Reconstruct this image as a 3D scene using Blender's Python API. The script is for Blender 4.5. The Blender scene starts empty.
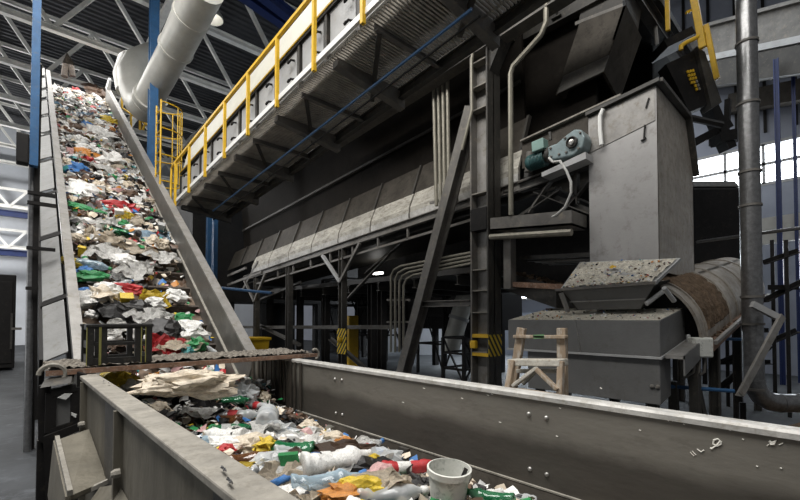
import bpy, bmesh, math, random
from mathutils import Vector, Matrix, noise
R = random.Random(7)
C = bpy.context.scene.collection
SC = bpy.context.scene
X, Y, Z = Vector((1,0,0)), Vector((0,1,0)), Vector((0,0,1))
def V(*a): return Vector(a)

# ------------------------------------------------------------------ camera
F, HZ, PITCH, EYE = 420.0, 318.0, math.radians(1.4), V(0,0,2.2)
fw0, rt = V(.683,.730,0).normalized(), V(.730,-.683,0).normalized()
fwd = fw0*math.cos(PITCH) + Z*math.sin(PITCH)
upv = Z*math.cos(PITCH) - fw0*math.sin(PITCH)
CY = HZ - F*math.tan(PITCH)
cam_d = bpy.data.cameras.new('camera'); cam = bpy.data.objects.new('camera', cam_d); C.objects.link(cam)
cam_d.sensor_width = 36; cam_d.lens = 36*F/800; cam_d.shift_y = (CY-250)/800
cam_d.clip_start = .05; cam_d.clip_end = 300
mm = Matrix((rt, upv, -fwd)).transposed().to_4x4(); mm.translation = EYE
cam.matrix_world = mm
SC.camera = cam
def ray(px, py): return fwd + rt*((px-400)/F) + upv*((CY-py)/F)
def at(px, py, X=None, Y=None, Z=None, t=None):
    """the world point seen at a pixel, on a measured plane of the hall"""
    d = ray(px, py)
    if X is not None: t = (X-EYE.x)/d.x
    elif Y is not None: t = (Y-EYE.y)/d.y
    elif Z is not None: t = (Z-EYE.z)/d.z
    return EYE + d*t

# ------------------------------------------------------------------ mesh builder
LOC = {}
class MB:
    def __init__(s): s.bm = bmesh.new()
    def face(s, pts):
        vs = [s.bm.verts.new(p) for p in pts]
        try: s.bm.faces.new(vs)
        except ValueError: pass
    def hexa(s, a, b):
        """two matching loops joined into a solid"""
        va = [s.bm.verts.new(p) for p in a]; vb = [s.bm.verts.new(p) for p in b]
        n = len(va)
        s.bm.faces.new(va[::-1]); s.bm.faces.new(vb)
        for i in range(n): s.bm.faces.new((va[i], va[(i+1)%n], vb[(i+1)%n], vb[i]))
        return s
    def prism(s, poly, vec): 
        vec = Vector(vec); return s.hexa([Vector(p) for p in poly], [Vector(p)+vec for p in poly])
    def box(s, lo, hi):
        (x0,y0,z0),(x1,y1,z1) = lo, hi
        return s.prism([(x0,y0,z0),(x1,y0,z0),(x1,y1,z0),(x0,y1,z0)], (0,0,z1-z0))
    def frame(s, p, q, up):
        p, q = Vector(p), Vector(q); d = (q-p).normalized()
        up = Vector(up)
        if abs(d.dot(up)) > .98: up = Y if abs(d.dot(Y)) < .9 else X
        sd = d.cross(up).normalized(); u = sd.cross(d).normalized()
        return p, q, d, sd, u
    def bar(s, p, q, w, h, up=Z):
        p, q, d, sd, u = s.frame(p, q, up)
        c = [sd*(i*w/2)+u*(j*h/2) for i, j in ((-1,-1),(1,-1),(1,1),(-1,1))]
        return s.hexa([p+k for k in c], [q+k for k in c])
    def ibeam(s, p, q, w, h, t=.02, up=Z):
        p, q, d, sd, u = s.frame(p, q, up)
        for o, ww, hh in ((u*(h/2-t/2), w, t), (-u*(h/2-t/2), w, t), (Vector(), t, h-2*t)):
            s.bar(p+o, q+o, ww, hh, up)
        return s
    def angle(s, p, q, w, h, t=.012, up=Z):
        p, q, d, sd, u = s.frame(p, q, up)
        s.bar(p-u*(h/2), q-u*(h/2), w, t, up); s.bar(p-sd*(w/2), q-sd*(w/2), t, h, up); return s
    def tube(s, p, q, r, n=12, r2=None): return s.path([p, q], r, n, r2)
    def path(s, pts, r, n=10, r2=None, cap=True):
        pts = [Vector(p) for p in pts]; rings = []
        m = len(pts)
        d0 = (pts[1]-pts[0]).normalized()
        a = d0.orthogonal().normalized()
        for i, p in enumerate(pts):
            d = ((pts[min(i+1,m-1)]-pts[max(i-1,0)])).normalized()
            a = (a - d*a.dot(d)).normalized(); b = d.cross(a)
            rr = r if r2 is None else r+(r2-r)*i/(m-1)
            rings.append([s.bm.verts.new(p+(a*math.cos(2*math.pi*k/n)+b*math.sin(2*math.pi*k/n))*rr) for k in range(n)])
        for i in range(m-1):
            for k in range(n):
                s.bm.faces.new((rings[i][k], rings[i][(k+1)%n], rings[i+1][(k+1)%n], rings[i+1][k]))
        if cap: s.bm.faces.new(rings[0][::-1]); s.bm.faces.new(rings[-1])
        return s
    def lathe(s, prof, o=(0,0,0), ax=Z, n=20):
        o = Vector(o); ax = Vector(ax).normalized(); a = ax.orthogonal().normalized(); b = ax.cross(a)
        rings = []
        for r, h in prof:
            r = max(r, 1e-4)
            rings.append([s.bm.verts.new(o+ax*h+(a*math.cos(2*math.pi*k/n)+b*math.sin(2*math.pi*k/n))*r) for k in range(n)])
        for i in range(len(rings)-1):
            for k in range(n):
                s.bm.faces.new((rings[i][k], rings[i][(k+1)%n], rings[i+1][(k+1)%n], rings[i+1][k]))
        if prof[0][0] < .02 or True:
            s.bm.faces.new(rings[0][::-1])
        s.bm.faces.new(rings[-1]); return s
    def plate(s, pts, th, nrm=None):
        pts = [Vector(p) for p in pts]
        n = nrm and Vector(nrm) or (pts[1]-pts[0]).cross(pts[2]-pts[0]).normalized()
        return s.prism(pts, n*th)
    def grid(s, fn, nu, nv):
        g = [[s.bm.verts.new(fn(i/nu, j/nv)) for j in range(nv+1)] for i in range(nu+1)]
        for i in range(nu):
            for j in range(nv): s.bm.faces.new((g[i][j], g[i+1][j], g[i+1][j+1], g[i][j+1]))
        return s
    def build(s, name, mat, parent=None, smooth=False, bev=0, loc=None):
        me = bpy.data.meshes.new(name)
        bmesh.ops.recalc_face_normals(s.bm, faces=s.bm.faces[:])
        off = Vector(loc) if loc is not None else (LOC[parent.name] if parent else None)
        if off is None:
            vs = [v.co for v in s.bm.verts]
            off = V(sum(v.x for v in vs)/len(vs), sum(v.y for v in vs)/len(vs), min(v.z for v in vs))
        for v in s.bm.verts: v.co -= off
        s.bm.to_mesh(me); s.bm.free()
        o = bpy.data.objects.new(name, me); C.objects.link(o)
        for m in (mat if isinstance(mat, (list,tuple)) else [mat]): me.materials.append(m)
        if smooth:
            me.polygons.foreach_set('use_smooth', [True]*len(me.polygons)); me.set_sharp_from_angle(angle=math.radians(40))
        if parent: o.parent = parent
        else: o.location = off
        LOC[o.name] = off
        if bev:
            b = o.modifiers.new('bevel','BEVEL'); b.width = bev; b.segments = 2; b.limit_method = 'ANGLE'
        return o
def tag(o, label=None, cat=None, group=None, kind=None):
    if label: o['label'] = label
    if cat: o['category'] = cat
    if group: o['group'] = group
    if kind: o['kind'] = kind
    return o
def thing(name, label, cat, loc=(0,0,0), group=None):
    o = bpy.data.objects.new(name, None); C.objects.link(o); o.location = loc; o.empty_display_size = .2
    LOC[o.name] = Vector(loc)
    return tag(o, label, cat, group)
def tree(o, loc, rz=0, label=None, parent=None):
    c = o.copy(); C.objects.link(c)
    if parent: c.parent = parent
    else:
        c.location = loc; c.rotation_euler.z = rz
        if label: c['label'] = label
    for ch in [k for k in C.objects if k.parent == o]: tree(ch, None, parent=c)
    return c

# ------------------------------------------------------------------ materials
def mat(name, col, rough=.6, metal=0.0, var=.25, scale=4, dirt=None, dirt_amt=.5, bump=.15, bscale=30, spec=.4, stretch=(1,1,1), coord='Object'):
    m = bpy.data.materials.new(name); m.use_nodes = True
    nt = m.node_tree; nd, lk = nt.nodes, nt.links
    b = nd['Principled BSDF']; b.inputs['Roughness'].default_value = rough; b.inputs['Metallic'].default_value = metal
    b.inputs['Specular IOR Level'].default_value = spec
    tc = nd.new('ShaderNodeTexCoord'); mp = nd.new('ShaderNodeMapping'); mp.inputs['Scale'].default_value = stretch
    lk.new(tc.outputs[coord], mp.inputs[0])
    n1 = nd.new('ShaderNodeTexNoise'); n1.inputs['Scale'].default_value = scale; n1.inputs['Detail'].default_value = 8; n1.inputs['Roughness'].default_value = .65
    lk.new(mp.outputs[0], n1.inputs['Vector'])
    cr = nd.new('ShaderNodeValToRGB'); e = cr.color_ramp.elements
    c0 = [max(0,c*(1-var)) for c in col]; c1 = [min(1,c*(1+var)) for c in col]
    e[0].position = .3; e[0].color = (*c0,1); e[1].position = .7; e[1].color = (*c1,1)
    lk.new(n1.outputs[0], cr.inputs[0]); outc = cr.outputs[0]
    if dirt:
        n2 = nd.new('ShaderNodeTexNoise'); n2.inputs['Scale'].default_value = scale*2.7; n2.inputs['Detail'].default_value = 10; n2.inputs['Roughness'].default_value = .75
        lk.new(mp.outputs[0], n2.inputs['Vector'])
        r2 = nd.new('ShaderNodeValToRGB'); r2.color_ramp.elements[0].position = .62-.25*dirt_amt; r2.color_ramp.elements[1].position = .75-.15*dirt_amt
        lk.new(n2.outputs[0], r2.inputs[0])
        mx = nd.new('ShaderNodeMix'); mx.data_type = 'RGBA'; mx.inputs[7].default_value = (*dirt,1)
        lk.new(r2.outputs[0], mx.inputs[0]); lk.new(outc, mx.inputs[6]); outc = mx.outputs[2]
    lk.new(outc, b.inputs['Base Color'])
    if bump:
        n3 = nd.new('ShaderNodeTexNoise'); n3.inputs['Scale'].default_value = bscale; n3.inputs['Detail'].default_value = 6
        lk.new(mp.outputs[0], n3.inputs['Vector'])
        bp = nd.new('ShaderNodeBump'); bp.inputs['Strength'].default_value = bump; bp.inputs['Distance'].default_value = .02
        lk.new(n3.outputs[0], bp.inputs['Height']); lk.new(bp.outputs[0], b.inputs['Normal'])
    return m
def emit(name, col, st):
    m = bpy.data.materials.new(name); m.use_nodes = True; nt = m.node_tree; nt.nodes.clear()
    e = nt.nodes.new('ShaderNodeEmission'); e.inputs[0].default_value = (*col,1); e.inputs[1].default_value = st
    o = nt.nodes.new('ShaderNodeOutputMaterial'); nt.links.new(e.outputs[0], o.inputs[0]); return m
MT = dict(
 steel_dark = mat('dark painted steel', (.040,.037,.032), .55, .0, .35, 3, (.10,.085,.065), .35),
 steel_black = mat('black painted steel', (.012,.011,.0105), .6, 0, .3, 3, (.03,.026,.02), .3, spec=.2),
 steel_mid = mat('grey brown steel', (.13,.122,.11), .55, .1, .3, 3, (.22,.19,.15), .35),
 trough_in = mat('worn trough steel', (.105,.10,.092), .42, .35, .35, 1.6, (.035,.03,.027), .55, .2, 14, .5, (1,.3,1.3)),
 trough_out = mat('dusty trough steel', (.125,.113,.088), .8, 0, .35, 2.2, (.09,.08,.06), .5, .2, 30, .3, (1,1,.35)),
 rim = mat('scuffed light rim', (.42,.41,.385), .55, .1, .3, 5, (.26,.24,.2), .45),
 rim_d = mat('dusty concrete grey rim', (.225,.21,.18), .8, 0, .3, 6, (.15,.135,.11), .5),
 panel = mat('light grey panel', (.36,.36,.355), .5, 0, .12, 3, (.28,.26,.22), .25),
 wallplate = mat('conveyor side plate', (.24,.23,.215), .5, .2, .25, 2.5, (.16,.14,.11), .45, .15, 20, .4, (1,1,1)),
 white = mat('white painted metal', (.72,.72,.69), .45, 0, .08, 2, (.5,.48,.43), .2),
 duct = mat('white duct metal', (.56,.55,.50), .4, .1, .1, 2, (.48,.45,.39), .25),
 yellow = mat('yellow safety paint', (.62,.38,.018), .45, 0, .15, 6, (.3,.19,.04), .2),
 blue = mat('blue column paint', (.032,.105,.23), .4, .1, .2, 4, (.10,.13,.17), .25),
 blue_d = mat('dark blue paint', (.01,.022,.09), .45, 0, .2, 4),
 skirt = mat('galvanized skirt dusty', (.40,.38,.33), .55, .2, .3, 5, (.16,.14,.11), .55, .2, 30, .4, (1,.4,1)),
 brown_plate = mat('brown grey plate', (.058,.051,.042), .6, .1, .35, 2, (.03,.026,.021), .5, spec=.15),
 near_black = mat('near black brown plate', (.012,.010,.008), .7, 0, .3, 2, (.018,.015,.012), .4, spec=.08),  # near black brown tone for the upper hopper side and platform plate
 grate = mat('dusty grating', (.42,.39,.34), .6, .1, .3, 6),
 chute = mat('grey chute paint', (.34,.33,.32), .55, 0, .1, 1.4, (.22,.205,.19), .38, .1, 25),
 boxp = mat('grey hopper paint', (.135,.134,.13), .5, .05, .12, 2, (.11,.105,.095), .3),
 debris = mat('debris dust', (.60,.565,.48), .95, 0, .3, 14, (.16,.125,.09), .45, .8, 60, .2),
 brown_dirt = mat('caked brown dirt', (.13,.092,.062), .95, 0, .45, 9, (.07,.05,.035), .5, 1.0, 45, .1),
 drum = mat('dusty drum steel', (.32,.29,.25), .7, .1, .25, 3, (.20,.16,.12), .5),
 pipe = mat('galvanized pipe', (.20,.20,.20), .32, .75, .3, 14, (.16,.155,.15), .4),
 wood = mat('weathered wood', (.36,.275,.195), .8, 0, .3, 7, (.56,.53,.47), .5, .4, 40, .2, (1,1,.25)),
 wood_pale = mat('paint crusted wood', (.55,.52,.45), .85, 0, .2, 9, (.33,.25,.17), .4, .4, 40),
 teal = mat('teal motor paint', (.03,.085,.085), .45, .1, .2, 8, (.12,.12,.1), .25),
 gear = mat('pale blue grey gearbox', (.18,.23,.235), .45, .1, .15, 8, (.16,.17,.16), .3),
 greenbox = mat('pale green terminal box', (.17,.27,.24), .45, 0, .12, 8),
 cable = mat('pale cable', (.55,.54,.51), .5),
 conduit = mat('pale conduit', (.22,.205,.165), .45, .4, .2, 8),
 rubber = mat('black belt rubber', (.05,.04,.033), .75, 0, .35, 5, (.14,.105,.075), .5),
 belt_brown = mat('muddy belt', (.15,.108,.078), .85, 0, .35, 4, (.06,.045,.035), .45, .4),
 plank = mat('dirty walkway plate', (.17,.15,.125), .9, 0, .5, 12, (.38,.35,.30), .45, 1.0, 70),
 rust = mat('rusty edge', (.20,.115,.075), .8, 0, .4, 9, (.36,.31,.26), .4),
 crate = mat('black crate plastic', (.011,.0105,.0095), .5, 0, .3, 8, (.05,.045,.035), .3),
 crate_y = mat('olive crate edge', (.22,.21,.06), .6, 0, .2, 8),
 floor = None,
 truss = mat('pale truss paint', (.78,.77,.73), .5, 0, .15, 3),
 cover_grey = mat('dusty cover plate', (.20,.20,.195), .5, 0, .15, 3, (.13,.12,.10), .35),
 wall_in = mat('scraped conveyor wall', (.125,.12,.11), .45, .25, .3, 2, (.20,.18,.15), .35, .15, 20, .4, (1,1,1)),
 beige = mat('beige enclosure', (.43,.42,.36), .5, 0, .08, 4),
 bucket = mat('off white bucket plastic', (.62,.62,.57), .4, 0, .1, 6, (.20,.22,.19), .32),
 chrome = mat('bright bolt', (.36,.35,.33), .3, .7, .2, 10),
 scratch = mat('pale scratched paint', (.66,.64,.58), .7),
)
def stripes(name, ca, cb, scale, diag=(1,0,1)):
    m = mat(name, ca, .5, 0, .1, 6); nt = m.node_tree; nd, lk = nt.nodes, nt.links
    tc = nd.new('ShaderNodeTexCoord'); dt = nd.new('ShaderNodeVectorMath'); dt.operation = 'DOT_PRODUCT'; dt.inputs[1].default_value = diag
    lk.new(tc.outputs['Object'], dt.inputs[0])
    mu = nd.new('ShaderNodeMath'); mu.operation = 'MULTIPLY'; mu.inputs[1].default_value = scale; lk.new(dt.outputs['Value'], mu.inputs[0])
    fr = nd.new('ShaderNodeMath'); fr.operation = 'FRACT'; lk.new(mu.outputs[0], fr.inputs[0])
    gt = nd.new('ShaderNodeMath'); gt.operation = 'GREATER_THAN'; gt.inputs[1].default_value = .5; lk.new(fr.outputs[0], gt.inputs[0])
    mx = nd.new('ShaderNodeMix'); mx.data_type = 'RGBA'; mx.inputs[6].default_value = (*ca,1); mx.inputs[7].default_value = (*cb,1)
    lk.new(gt.outputs[0], mx.inputs[0]); lk.new(mx.outputs[2], nd['Principled BSDF'].inputs['Base Color']); return m
MT['hazard'] = stripes('yellow black hazard stripes', (.72,.50,.02), (.015,.014,.012), 9, (.8,.8,.6))
MT['floor'] = mat('stained concrete floor', (.032,.035,.039), .75, 0, .5, .8, (.075,.082,.092), .3, .15, 12, .4, (1,1,1))
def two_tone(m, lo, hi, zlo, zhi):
    # darker lower band, lighter upper band, ragged border between
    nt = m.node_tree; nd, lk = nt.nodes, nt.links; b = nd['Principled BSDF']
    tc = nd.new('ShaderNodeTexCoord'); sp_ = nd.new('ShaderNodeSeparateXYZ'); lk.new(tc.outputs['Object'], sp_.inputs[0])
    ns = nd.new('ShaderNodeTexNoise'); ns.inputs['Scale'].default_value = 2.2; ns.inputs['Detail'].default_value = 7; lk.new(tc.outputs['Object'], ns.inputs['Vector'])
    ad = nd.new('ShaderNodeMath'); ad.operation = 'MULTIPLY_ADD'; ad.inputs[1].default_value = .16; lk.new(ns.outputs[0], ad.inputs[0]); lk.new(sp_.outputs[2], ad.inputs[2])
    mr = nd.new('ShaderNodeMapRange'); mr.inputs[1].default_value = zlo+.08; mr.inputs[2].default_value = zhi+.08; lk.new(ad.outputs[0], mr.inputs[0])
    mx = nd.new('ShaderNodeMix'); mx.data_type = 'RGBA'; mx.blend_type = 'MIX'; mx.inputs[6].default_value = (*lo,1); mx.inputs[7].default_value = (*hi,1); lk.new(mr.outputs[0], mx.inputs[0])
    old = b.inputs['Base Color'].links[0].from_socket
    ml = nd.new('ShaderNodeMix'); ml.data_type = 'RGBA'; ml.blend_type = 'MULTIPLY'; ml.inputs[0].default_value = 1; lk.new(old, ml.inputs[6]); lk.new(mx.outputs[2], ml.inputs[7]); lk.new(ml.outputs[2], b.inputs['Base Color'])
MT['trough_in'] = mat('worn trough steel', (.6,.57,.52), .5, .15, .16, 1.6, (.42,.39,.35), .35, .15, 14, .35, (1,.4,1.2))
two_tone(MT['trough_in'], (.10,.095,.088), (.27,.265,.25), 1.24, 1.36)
MT['roof'] = mat('dark roof sheet', (.05,.051,.055), .6, 0, .15, 2)
MT['wall_p'] = mat('pale wall panel', (.50,.52,.55), .6, 0, .1, .6)
MT['wall_r'] = mat('blue grey wall panel', (.25,.27,.32), .6, 0, .15, .6)
MT['glass_lit'] = emit('daylight window', (.86,.93,1.0), 7.0)
MT['lamp'] = emit('lamp glow', (1,.98,.93), 6)
# ------------------------------------------------------------------ the hall
def struct(name, mb, m, **k): return tag(mb.build(name, m, **k), kind='structure')
XR, YF, ZR = 22.0, 46.0, 17.6
struct('floor', MB().box((-30,-8,-.2), (XR,YF,0)), MT['floor'])
m = MB(); prof = []
y = 1.5
while y < YF:
    prof += [(y,ZR),(y+.17,ZR),(y+.21,ZR-.1),(y+.34,ZR-.1)]; y += .38
for a, b in zip(prof, prof[1:]):
    m.face([(-30,a[0],a[1]),(XR,a[0],a[1]),(XR,b[0],b[1]),(-30,b[0],b[1])])
m.box((-30,1.5,ZR+.02),(XR,YF,ZR+.15))
struct('ceiling', m, MT['roof'])
struct('wall_far', MB().box((-30,YF,0),(XR,YF+.3,ZR+.2)), MT['wall_p'])
# right wall with a strip of windows and a lower one
ow = [(1.0,9.6,7.55,9.15),(-.6,1.2,3.2,5.2),(9.0,13.5,3.3,4.3)]
m = MB()
def wallpanels(m, y0, y1, z0, z1):
    if y1-y0 > .01 and z1-z0 > .01: m.box((XR,y0,z0),(XR+.3,y1,z1))
cuts = sorted({-8, YF, *[v for o in ow for v in o[:2]]})
for a, b in zip(cuts, cuts[1:]):
    hs = sorted([o[2:] for o in ow if o[0] <= a and o[1] >= b])
    z = 0
    for h0, h1 in hs: wallpanels(m, a, b, z, h0); z = h1
    wallpanels(m, a, b, z, ZR+.2)
struct('wall_right', m, MT['wall_r'])
# corrugation posts of the right wall are its trim
m = MB()
for k in range(30): m.box((XR-.06,-6+k*.9,9.6),(XR,-5.9+k*.9,ZR))
struct('trim_1', m, MT['steel_black'])
for i, (a, b, c, d) in enumerate(ow):
    fr = MB(); n = max(1, round((b-a)/1.25))
    for k in range(n+1):
        yy = a+(b-a)*k/n; fr.box((XR-.02,yy-.05,c),(XR+.16,yy+.05,d))
    for zz in (c,(c+d)/2,d): fr.box((XR-.02,a,zz-.06),(XR+.16,b,zz+.06))
    w = struct('window_%d'%(i+1), fr, MT['panel'])
    MB().box((XR+.18,a,c),(XR+.2,b,d)).build('pane', MT['glass_lit'], w)

# ------------------------------------------------------------------ roof trusses
def truss(x0, x1, zb, zt, step):
    t = thing('roof_truss', 'pale roof truss', 'roof truss', (x0,0,zb), 'pale steel trusses under the roof')
    MB().ibeam((x0,0,zb),(x1,0,zb),.26,.26,.04).build('bottom_chord', MT['truss'], t)
    MB().ibeam((x0,0,zt),(x1,0,zt),.14,.2,.04).build('top_chord', MT['truss'], t)
    x = x0; up = False
    while x < x1-.1:
        a, b = ((x,0,zb),(x+step,0,zt)) if not up else ((x,0,zt),(x+step,0,zb))
        MB().bar(a, b, .16, .16).build('web_member', MT['truss'], t); up = not up; x += step
    return t
ordw = ['first','second','third','fourth','fifth','sixth','seventh','eighth','ninth','tenth','eleventh','twelfth']
t0 = truss(-18.3, 20.7, 14.45, 17.35, 1.95); t0.location.y = 13.9
t0['label'] = 'pale steel roof truss nearest the camera, above the white duct'
for k in range(1,8):
    tree(t0, (-18.3,13.9+4.45*k,14.45), label='pale steel roof truss, %s counted from the camera'%ordw[k])
g0 = truss(-16, 8, 10.6, 11.9, 1.0); g0.location.y = 43
g0.name = 'lattice_girder'; g0['category'] = 'girder'; g0['group'] = 'lattice girders at the far wall'
g0['label'] = 'upper pale lattice girder across the far wall at the left edge'
tree(g0, (-16,43.6,7.6), label='lower pale lattice girder across the far wall at the left edge')
for zz, w in ((9.9,'upper'),(7.0,'lower')):
    tag(MB().ibeam((-16,42.2,zz),(8,42.2,zz),.3,.45,.05).build('crane_beam', MT['blue_d']), '%s dark blue beam running under a pale lattice girder at far left'%w, 'beam', 'dark blue beams at the far wall')
for k,(xx, w) in enumerate(((4.1,'left'),(5.0,'right'),(11.0,'far right'))):
    tag(MB().ibeam((xx,5,14.1),(xx+.6,45,14.1),.22,.22,.03).build('roof_brace', MT['truss']), '%s of the long pale braces running lengthwise under the roof trusses'%w, 'roof brace', 'long braces under the trusses')
for k,(xx, w) in enumerate(((8.2,'left'),(9.6,'right'))):
    p, q = at(235+20*k,-12,Z=13.9), at(312+12*k,42,Z=13.9)
    tag(MB().ibeam(p,q,.35,.42,.04).build('crane_beam', MT['blue_d']), '%s of the two dark blue beams under the roof at top centre'%w, 'beam', 'dark blue beams under the roof')

# high bay lamps
def lamp(p, label):
    t = thing('high_bay_lamp', label, 'lamp', p, 'bell shaped high bay lamps')
    p = Vector(p)
    MB().lathe([(.10,.75),(.14,.55),(.30,.42),(.46,.18),(.50,0),(.47,0),(.43,.18),(.28,.38),(.05,.42)], p, Z, 24).build('lamp_shade', MT['duct'], t, True)
    MB().lathe([(.09,1.15),(.13,1.1),(.13,.75),(.09,.7)][::-1], p, Z, 16).build('gear_housing', MT['steel_mid'], t, True)
    MB().tube(p+Z*1.1, (p.x,p.y,ZR-.1), .02, 6).build('hanging_rod', MT['steel_mid'], t)
    MB().lathe([(.02,.12),(.12,.18),(.14,.28),(.05,.38)], p, Z, 12).build('bulb', MT['lamp'], t, True)
    return t
l0 = lamp(at(212,19,t=19.5), 'bell shaped lamp hanging beside the white duct at top')
tree(l0, at(159,102,t=26), label='small bell shaped lamp behind the blue column, below the white duct')
def light(kind, name, loc, e, size=1, col=(1,1,1), rot=None, **kw):
    d = bpy.data.lights.new(name, kind); d.energy = e; d.color = col
    if kind == 'AREA': d.shape = 'RECTANGLE'; d.size = size; d.size_y = kw.get('sy', size)
    elif kind == 'POINT': d.shadow_soft_size = size
    o = bpy.data.objects.new(name, d); C.objects.link(o); o.location = loc
    if rot: o.rotation_euler = rot
    return o

# ------------------------------------------------------------------ white extraction duct
t = thing('extraction_duct', 'wide white round duct hanging under the roof with an elbow', 'duct', at(152,95,t=15))
a, b, c = at(206,-14,t=11.6), at(176,48,t=13.6), at(147,102,t=15.4)
MB().tube(a,b,.50,28).build('duct_section', MT['duct'], t, True)
MB().tube(b+(b-c).normalized()*.15,c,.46,28).build('duct_section', MT['duct'], t, True)
for q in (b, b+(a-b)*.55, b+(c-b)*.9):
    dd = (a-c).normalized(); MB().tube(q-dd*.05,q+dd*.05,.53,28).build('joint_ring', MT['duct'], t, True)
el = [c+(c-b).normalized()*.0, c+(c-b).normalized()*.35, at(139,103,t=15.9), at(134,90,t=16.2), at(132,74,t=16.4), at(138,62,t=17.0), at(152,56,t=17.6), at(170,54,t=18)]
MB().path(el,.5,24).build('elbow', MT['duct'], t, True)
MB().path([at(128,92,t=17.2), at(125,76,t=17.4), at(129,62,t=18), at(140,58,t=19)],.42,24).build('branch_duct', MT['duct'], t, True)

# ------------------------------------------------------------------ blue columns
def hcol(name, p, q, w, h, m, label, cat, group=None, up=Y):
    return tag(MB().ibeam(p,q,w,h,.03,up).build(name, m), label, cat, group)
bx = at(152,170,Y=16.2)
hcol('steel_column', (bx.x,16.2,0), (bx.x,16.2,16.6), .26, .30, MT['blue'], 'tall bright blue column right of the incline conveyor, in front of the white duct', 'column', 'blue columns')
lx = at(34.5,120,Y=9.3)
t = thing('steel_column', 'tall blue column at the left edge beside the incline conveyor', 'column', (lx.x,9.3,0), 'blue columns')
zb_ = at(32,166,Y=9.3).z
MB().ibeam((lx.x,9.3,zb_),(lx.x,9.3,16.6),.11,.16,.02,Y).build('blue_shaft', MT['blue'], t)
MB().tube((lx.x,9.3,0),(lx.x,9.6,5.4),.055,10).build('grey_pipe', MT['pipe'], t, True)
MB().box((lx.x-.22,9.2,zb_+.0),(lx.x-.06,9.4,zb_+.5)).build('switch_box', MT['steel_black'], t, bev=.02)
for py_ in (195,205,250,290): MB().box((lx.x-.07,9.2,at(32,py_,Y=9.3).z),(lx.x+.30,9.3,at(32,py_,Y=9.3).z+.05)).build('pipe_clip', MT['steel_black'], t)
q_ = at(36.5,200,Y=9.45)
tag(MB().ibeam((q_.x,9.45,0),(q_.x,9.45,at(41,66,Y=9.45).z),.075,.12,.02,Y).build('support_post', MT['steel_black']), 'tall black post between the grey pipe and the cover panels at the left edge', 'post')
for i, px in enumerate((208.5,214.5)):
    p = at(px,280,Y=14.2+.5*i)
    hcol('steel_post', (p.x,p.y,0), (p.x,p.y,6.0), .14, .14, MT['blue'], '%s of the two thin blue posts under the far end of the gallery'%('left','right')[i], 'post', 'thin blue posts')
for i, (px, w, tt) in enumerate(((779,.14,14.0),(796,.10,14.4))):
    p = at(px,200,t=tt)
    hcol('steel_post', (p.x,p.y,0), (p.x,p.y,10.9), w, w, MT['blue_d'], '%s dark blue post in front of the lit window at the right edge'%('nearer, thicker','further, thinner')[i], 'post', 'dark blue posts by the window')
p, q = at(752,217,t=17.2), at(812,205,t=16.6)
tag(MB().ibeam(p,q,.14,.16,.02).build('wall_rail', MT['blue_d']), 'dark blue horizontal rail below the lit window at the right', 'rail')

# ------------------------------------------------------------------ yellow caged ladder
o = at(171,196,Y=13.6); t = thing('caged_ladder', 'yellow caged ladder behind the blue column beside the gallery', 'ladder', o)
zt = at(165,108,Y=13.6).z; r = .44; lo_ = o.z-1.2
for s in (-.25,.25): MB().tube((o.x-.35,13.6+s,lo_),(o.x-.35,13.6+s,zt+.1),.024,8).build('ladder_rail', MT['yellow'], t, True)
zz = lo_
while zz < zt: MB().tube((o.x-.35,13.35,zz),(o.x-.35,13.85,zz),.016,6).build('rung', MT['yellow'], t); zz += .3
zz = o.z+.3
while zz < zt+.02:
    MB().path([(o.x-.35+.62*math.sin(math.pi*k/12), 13.6-.38*math.cos(math.pi*k/12), zz) for k in range(13)],.018,6).build('cage_hoop', MT['yellow'], t, True); zz += (zt-o.z-.3)/3
for k in (3,5,7,9): 
    a = math.pi*k/12; MB().tube((o.x-.35+.62*math.sin(a),13.6-.38*math.cos(a),o.z+.3),(o.x-.35+.62*math.sin(a),13.6-.38*math.cos(a),zt),.016,6).build('cage_strap', MT['yellow'], t)
# small yellow landing rail left of the column
t = thing('guard_rail', 'small yellow guard rail between the incline conveyor and the blue column', 'railing', at(140,130,t=19))
for a, b in (((122,92),(140,104)),((122,92),(122,108)),((140,104),(140,130)),((131,98),(131,128)),((122,108),(152,128)),((143,130),(149,112))):
    MB().tube(at(*a,t=19),at(*b,t=19),.045,6).build('rail_tube', MT['yellow'], t)

# ------------------------------------------------------------------ gallery with yellow railing
GX0, GX1 = 3.3, 4.66
ga, gb = at(385,0,X=3.3), at(175,205,X=3.3)
def gz(y): return ga.z+(gb.z-ga.z)/(gb.y-ga.y)*(y-ga.y)
GY0, GY1 = .5, gb.y
def gp(x, y, dz=0): return V(x,y,gz(y)+dz)
t = thing('conveyor_gallery', 'inclined overhead conveyor gallery with yellow railing and white panels', 'gallery', (GX0,GY1,gz(GY1)))
MB().bar(gp(GX0,GY0,.08),gp(GX0,GY1,.08),.05,.085).build('fascia', MT['white'], t)
MB().ibeam(gp(GX1,GY0,-.10),gp(GX1,GY1,-.10),.10,.16,.02).build('edge_beam', MT['steel_dark'], t)
MB().bar(gp(GX1+.08,GY0,.0),gp(GX1+.08,GY1,.0),.03,.1).build('toe_plate', MT['panel'], t)
m = MB(); y = GY0
while y < GY1:
    m.bar(gp(GX0+.05,y),gp(GX1-.05,y),.026,.03); y += .052
for x in (3.7,4.1,4.5,4.9): m.bar(gp(x,GY0,.02),gp(x,GY1,.02),.02,.03)
tag(m.build('grating', MT['grate'], t))
k = 0; y = 1.35
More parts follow.
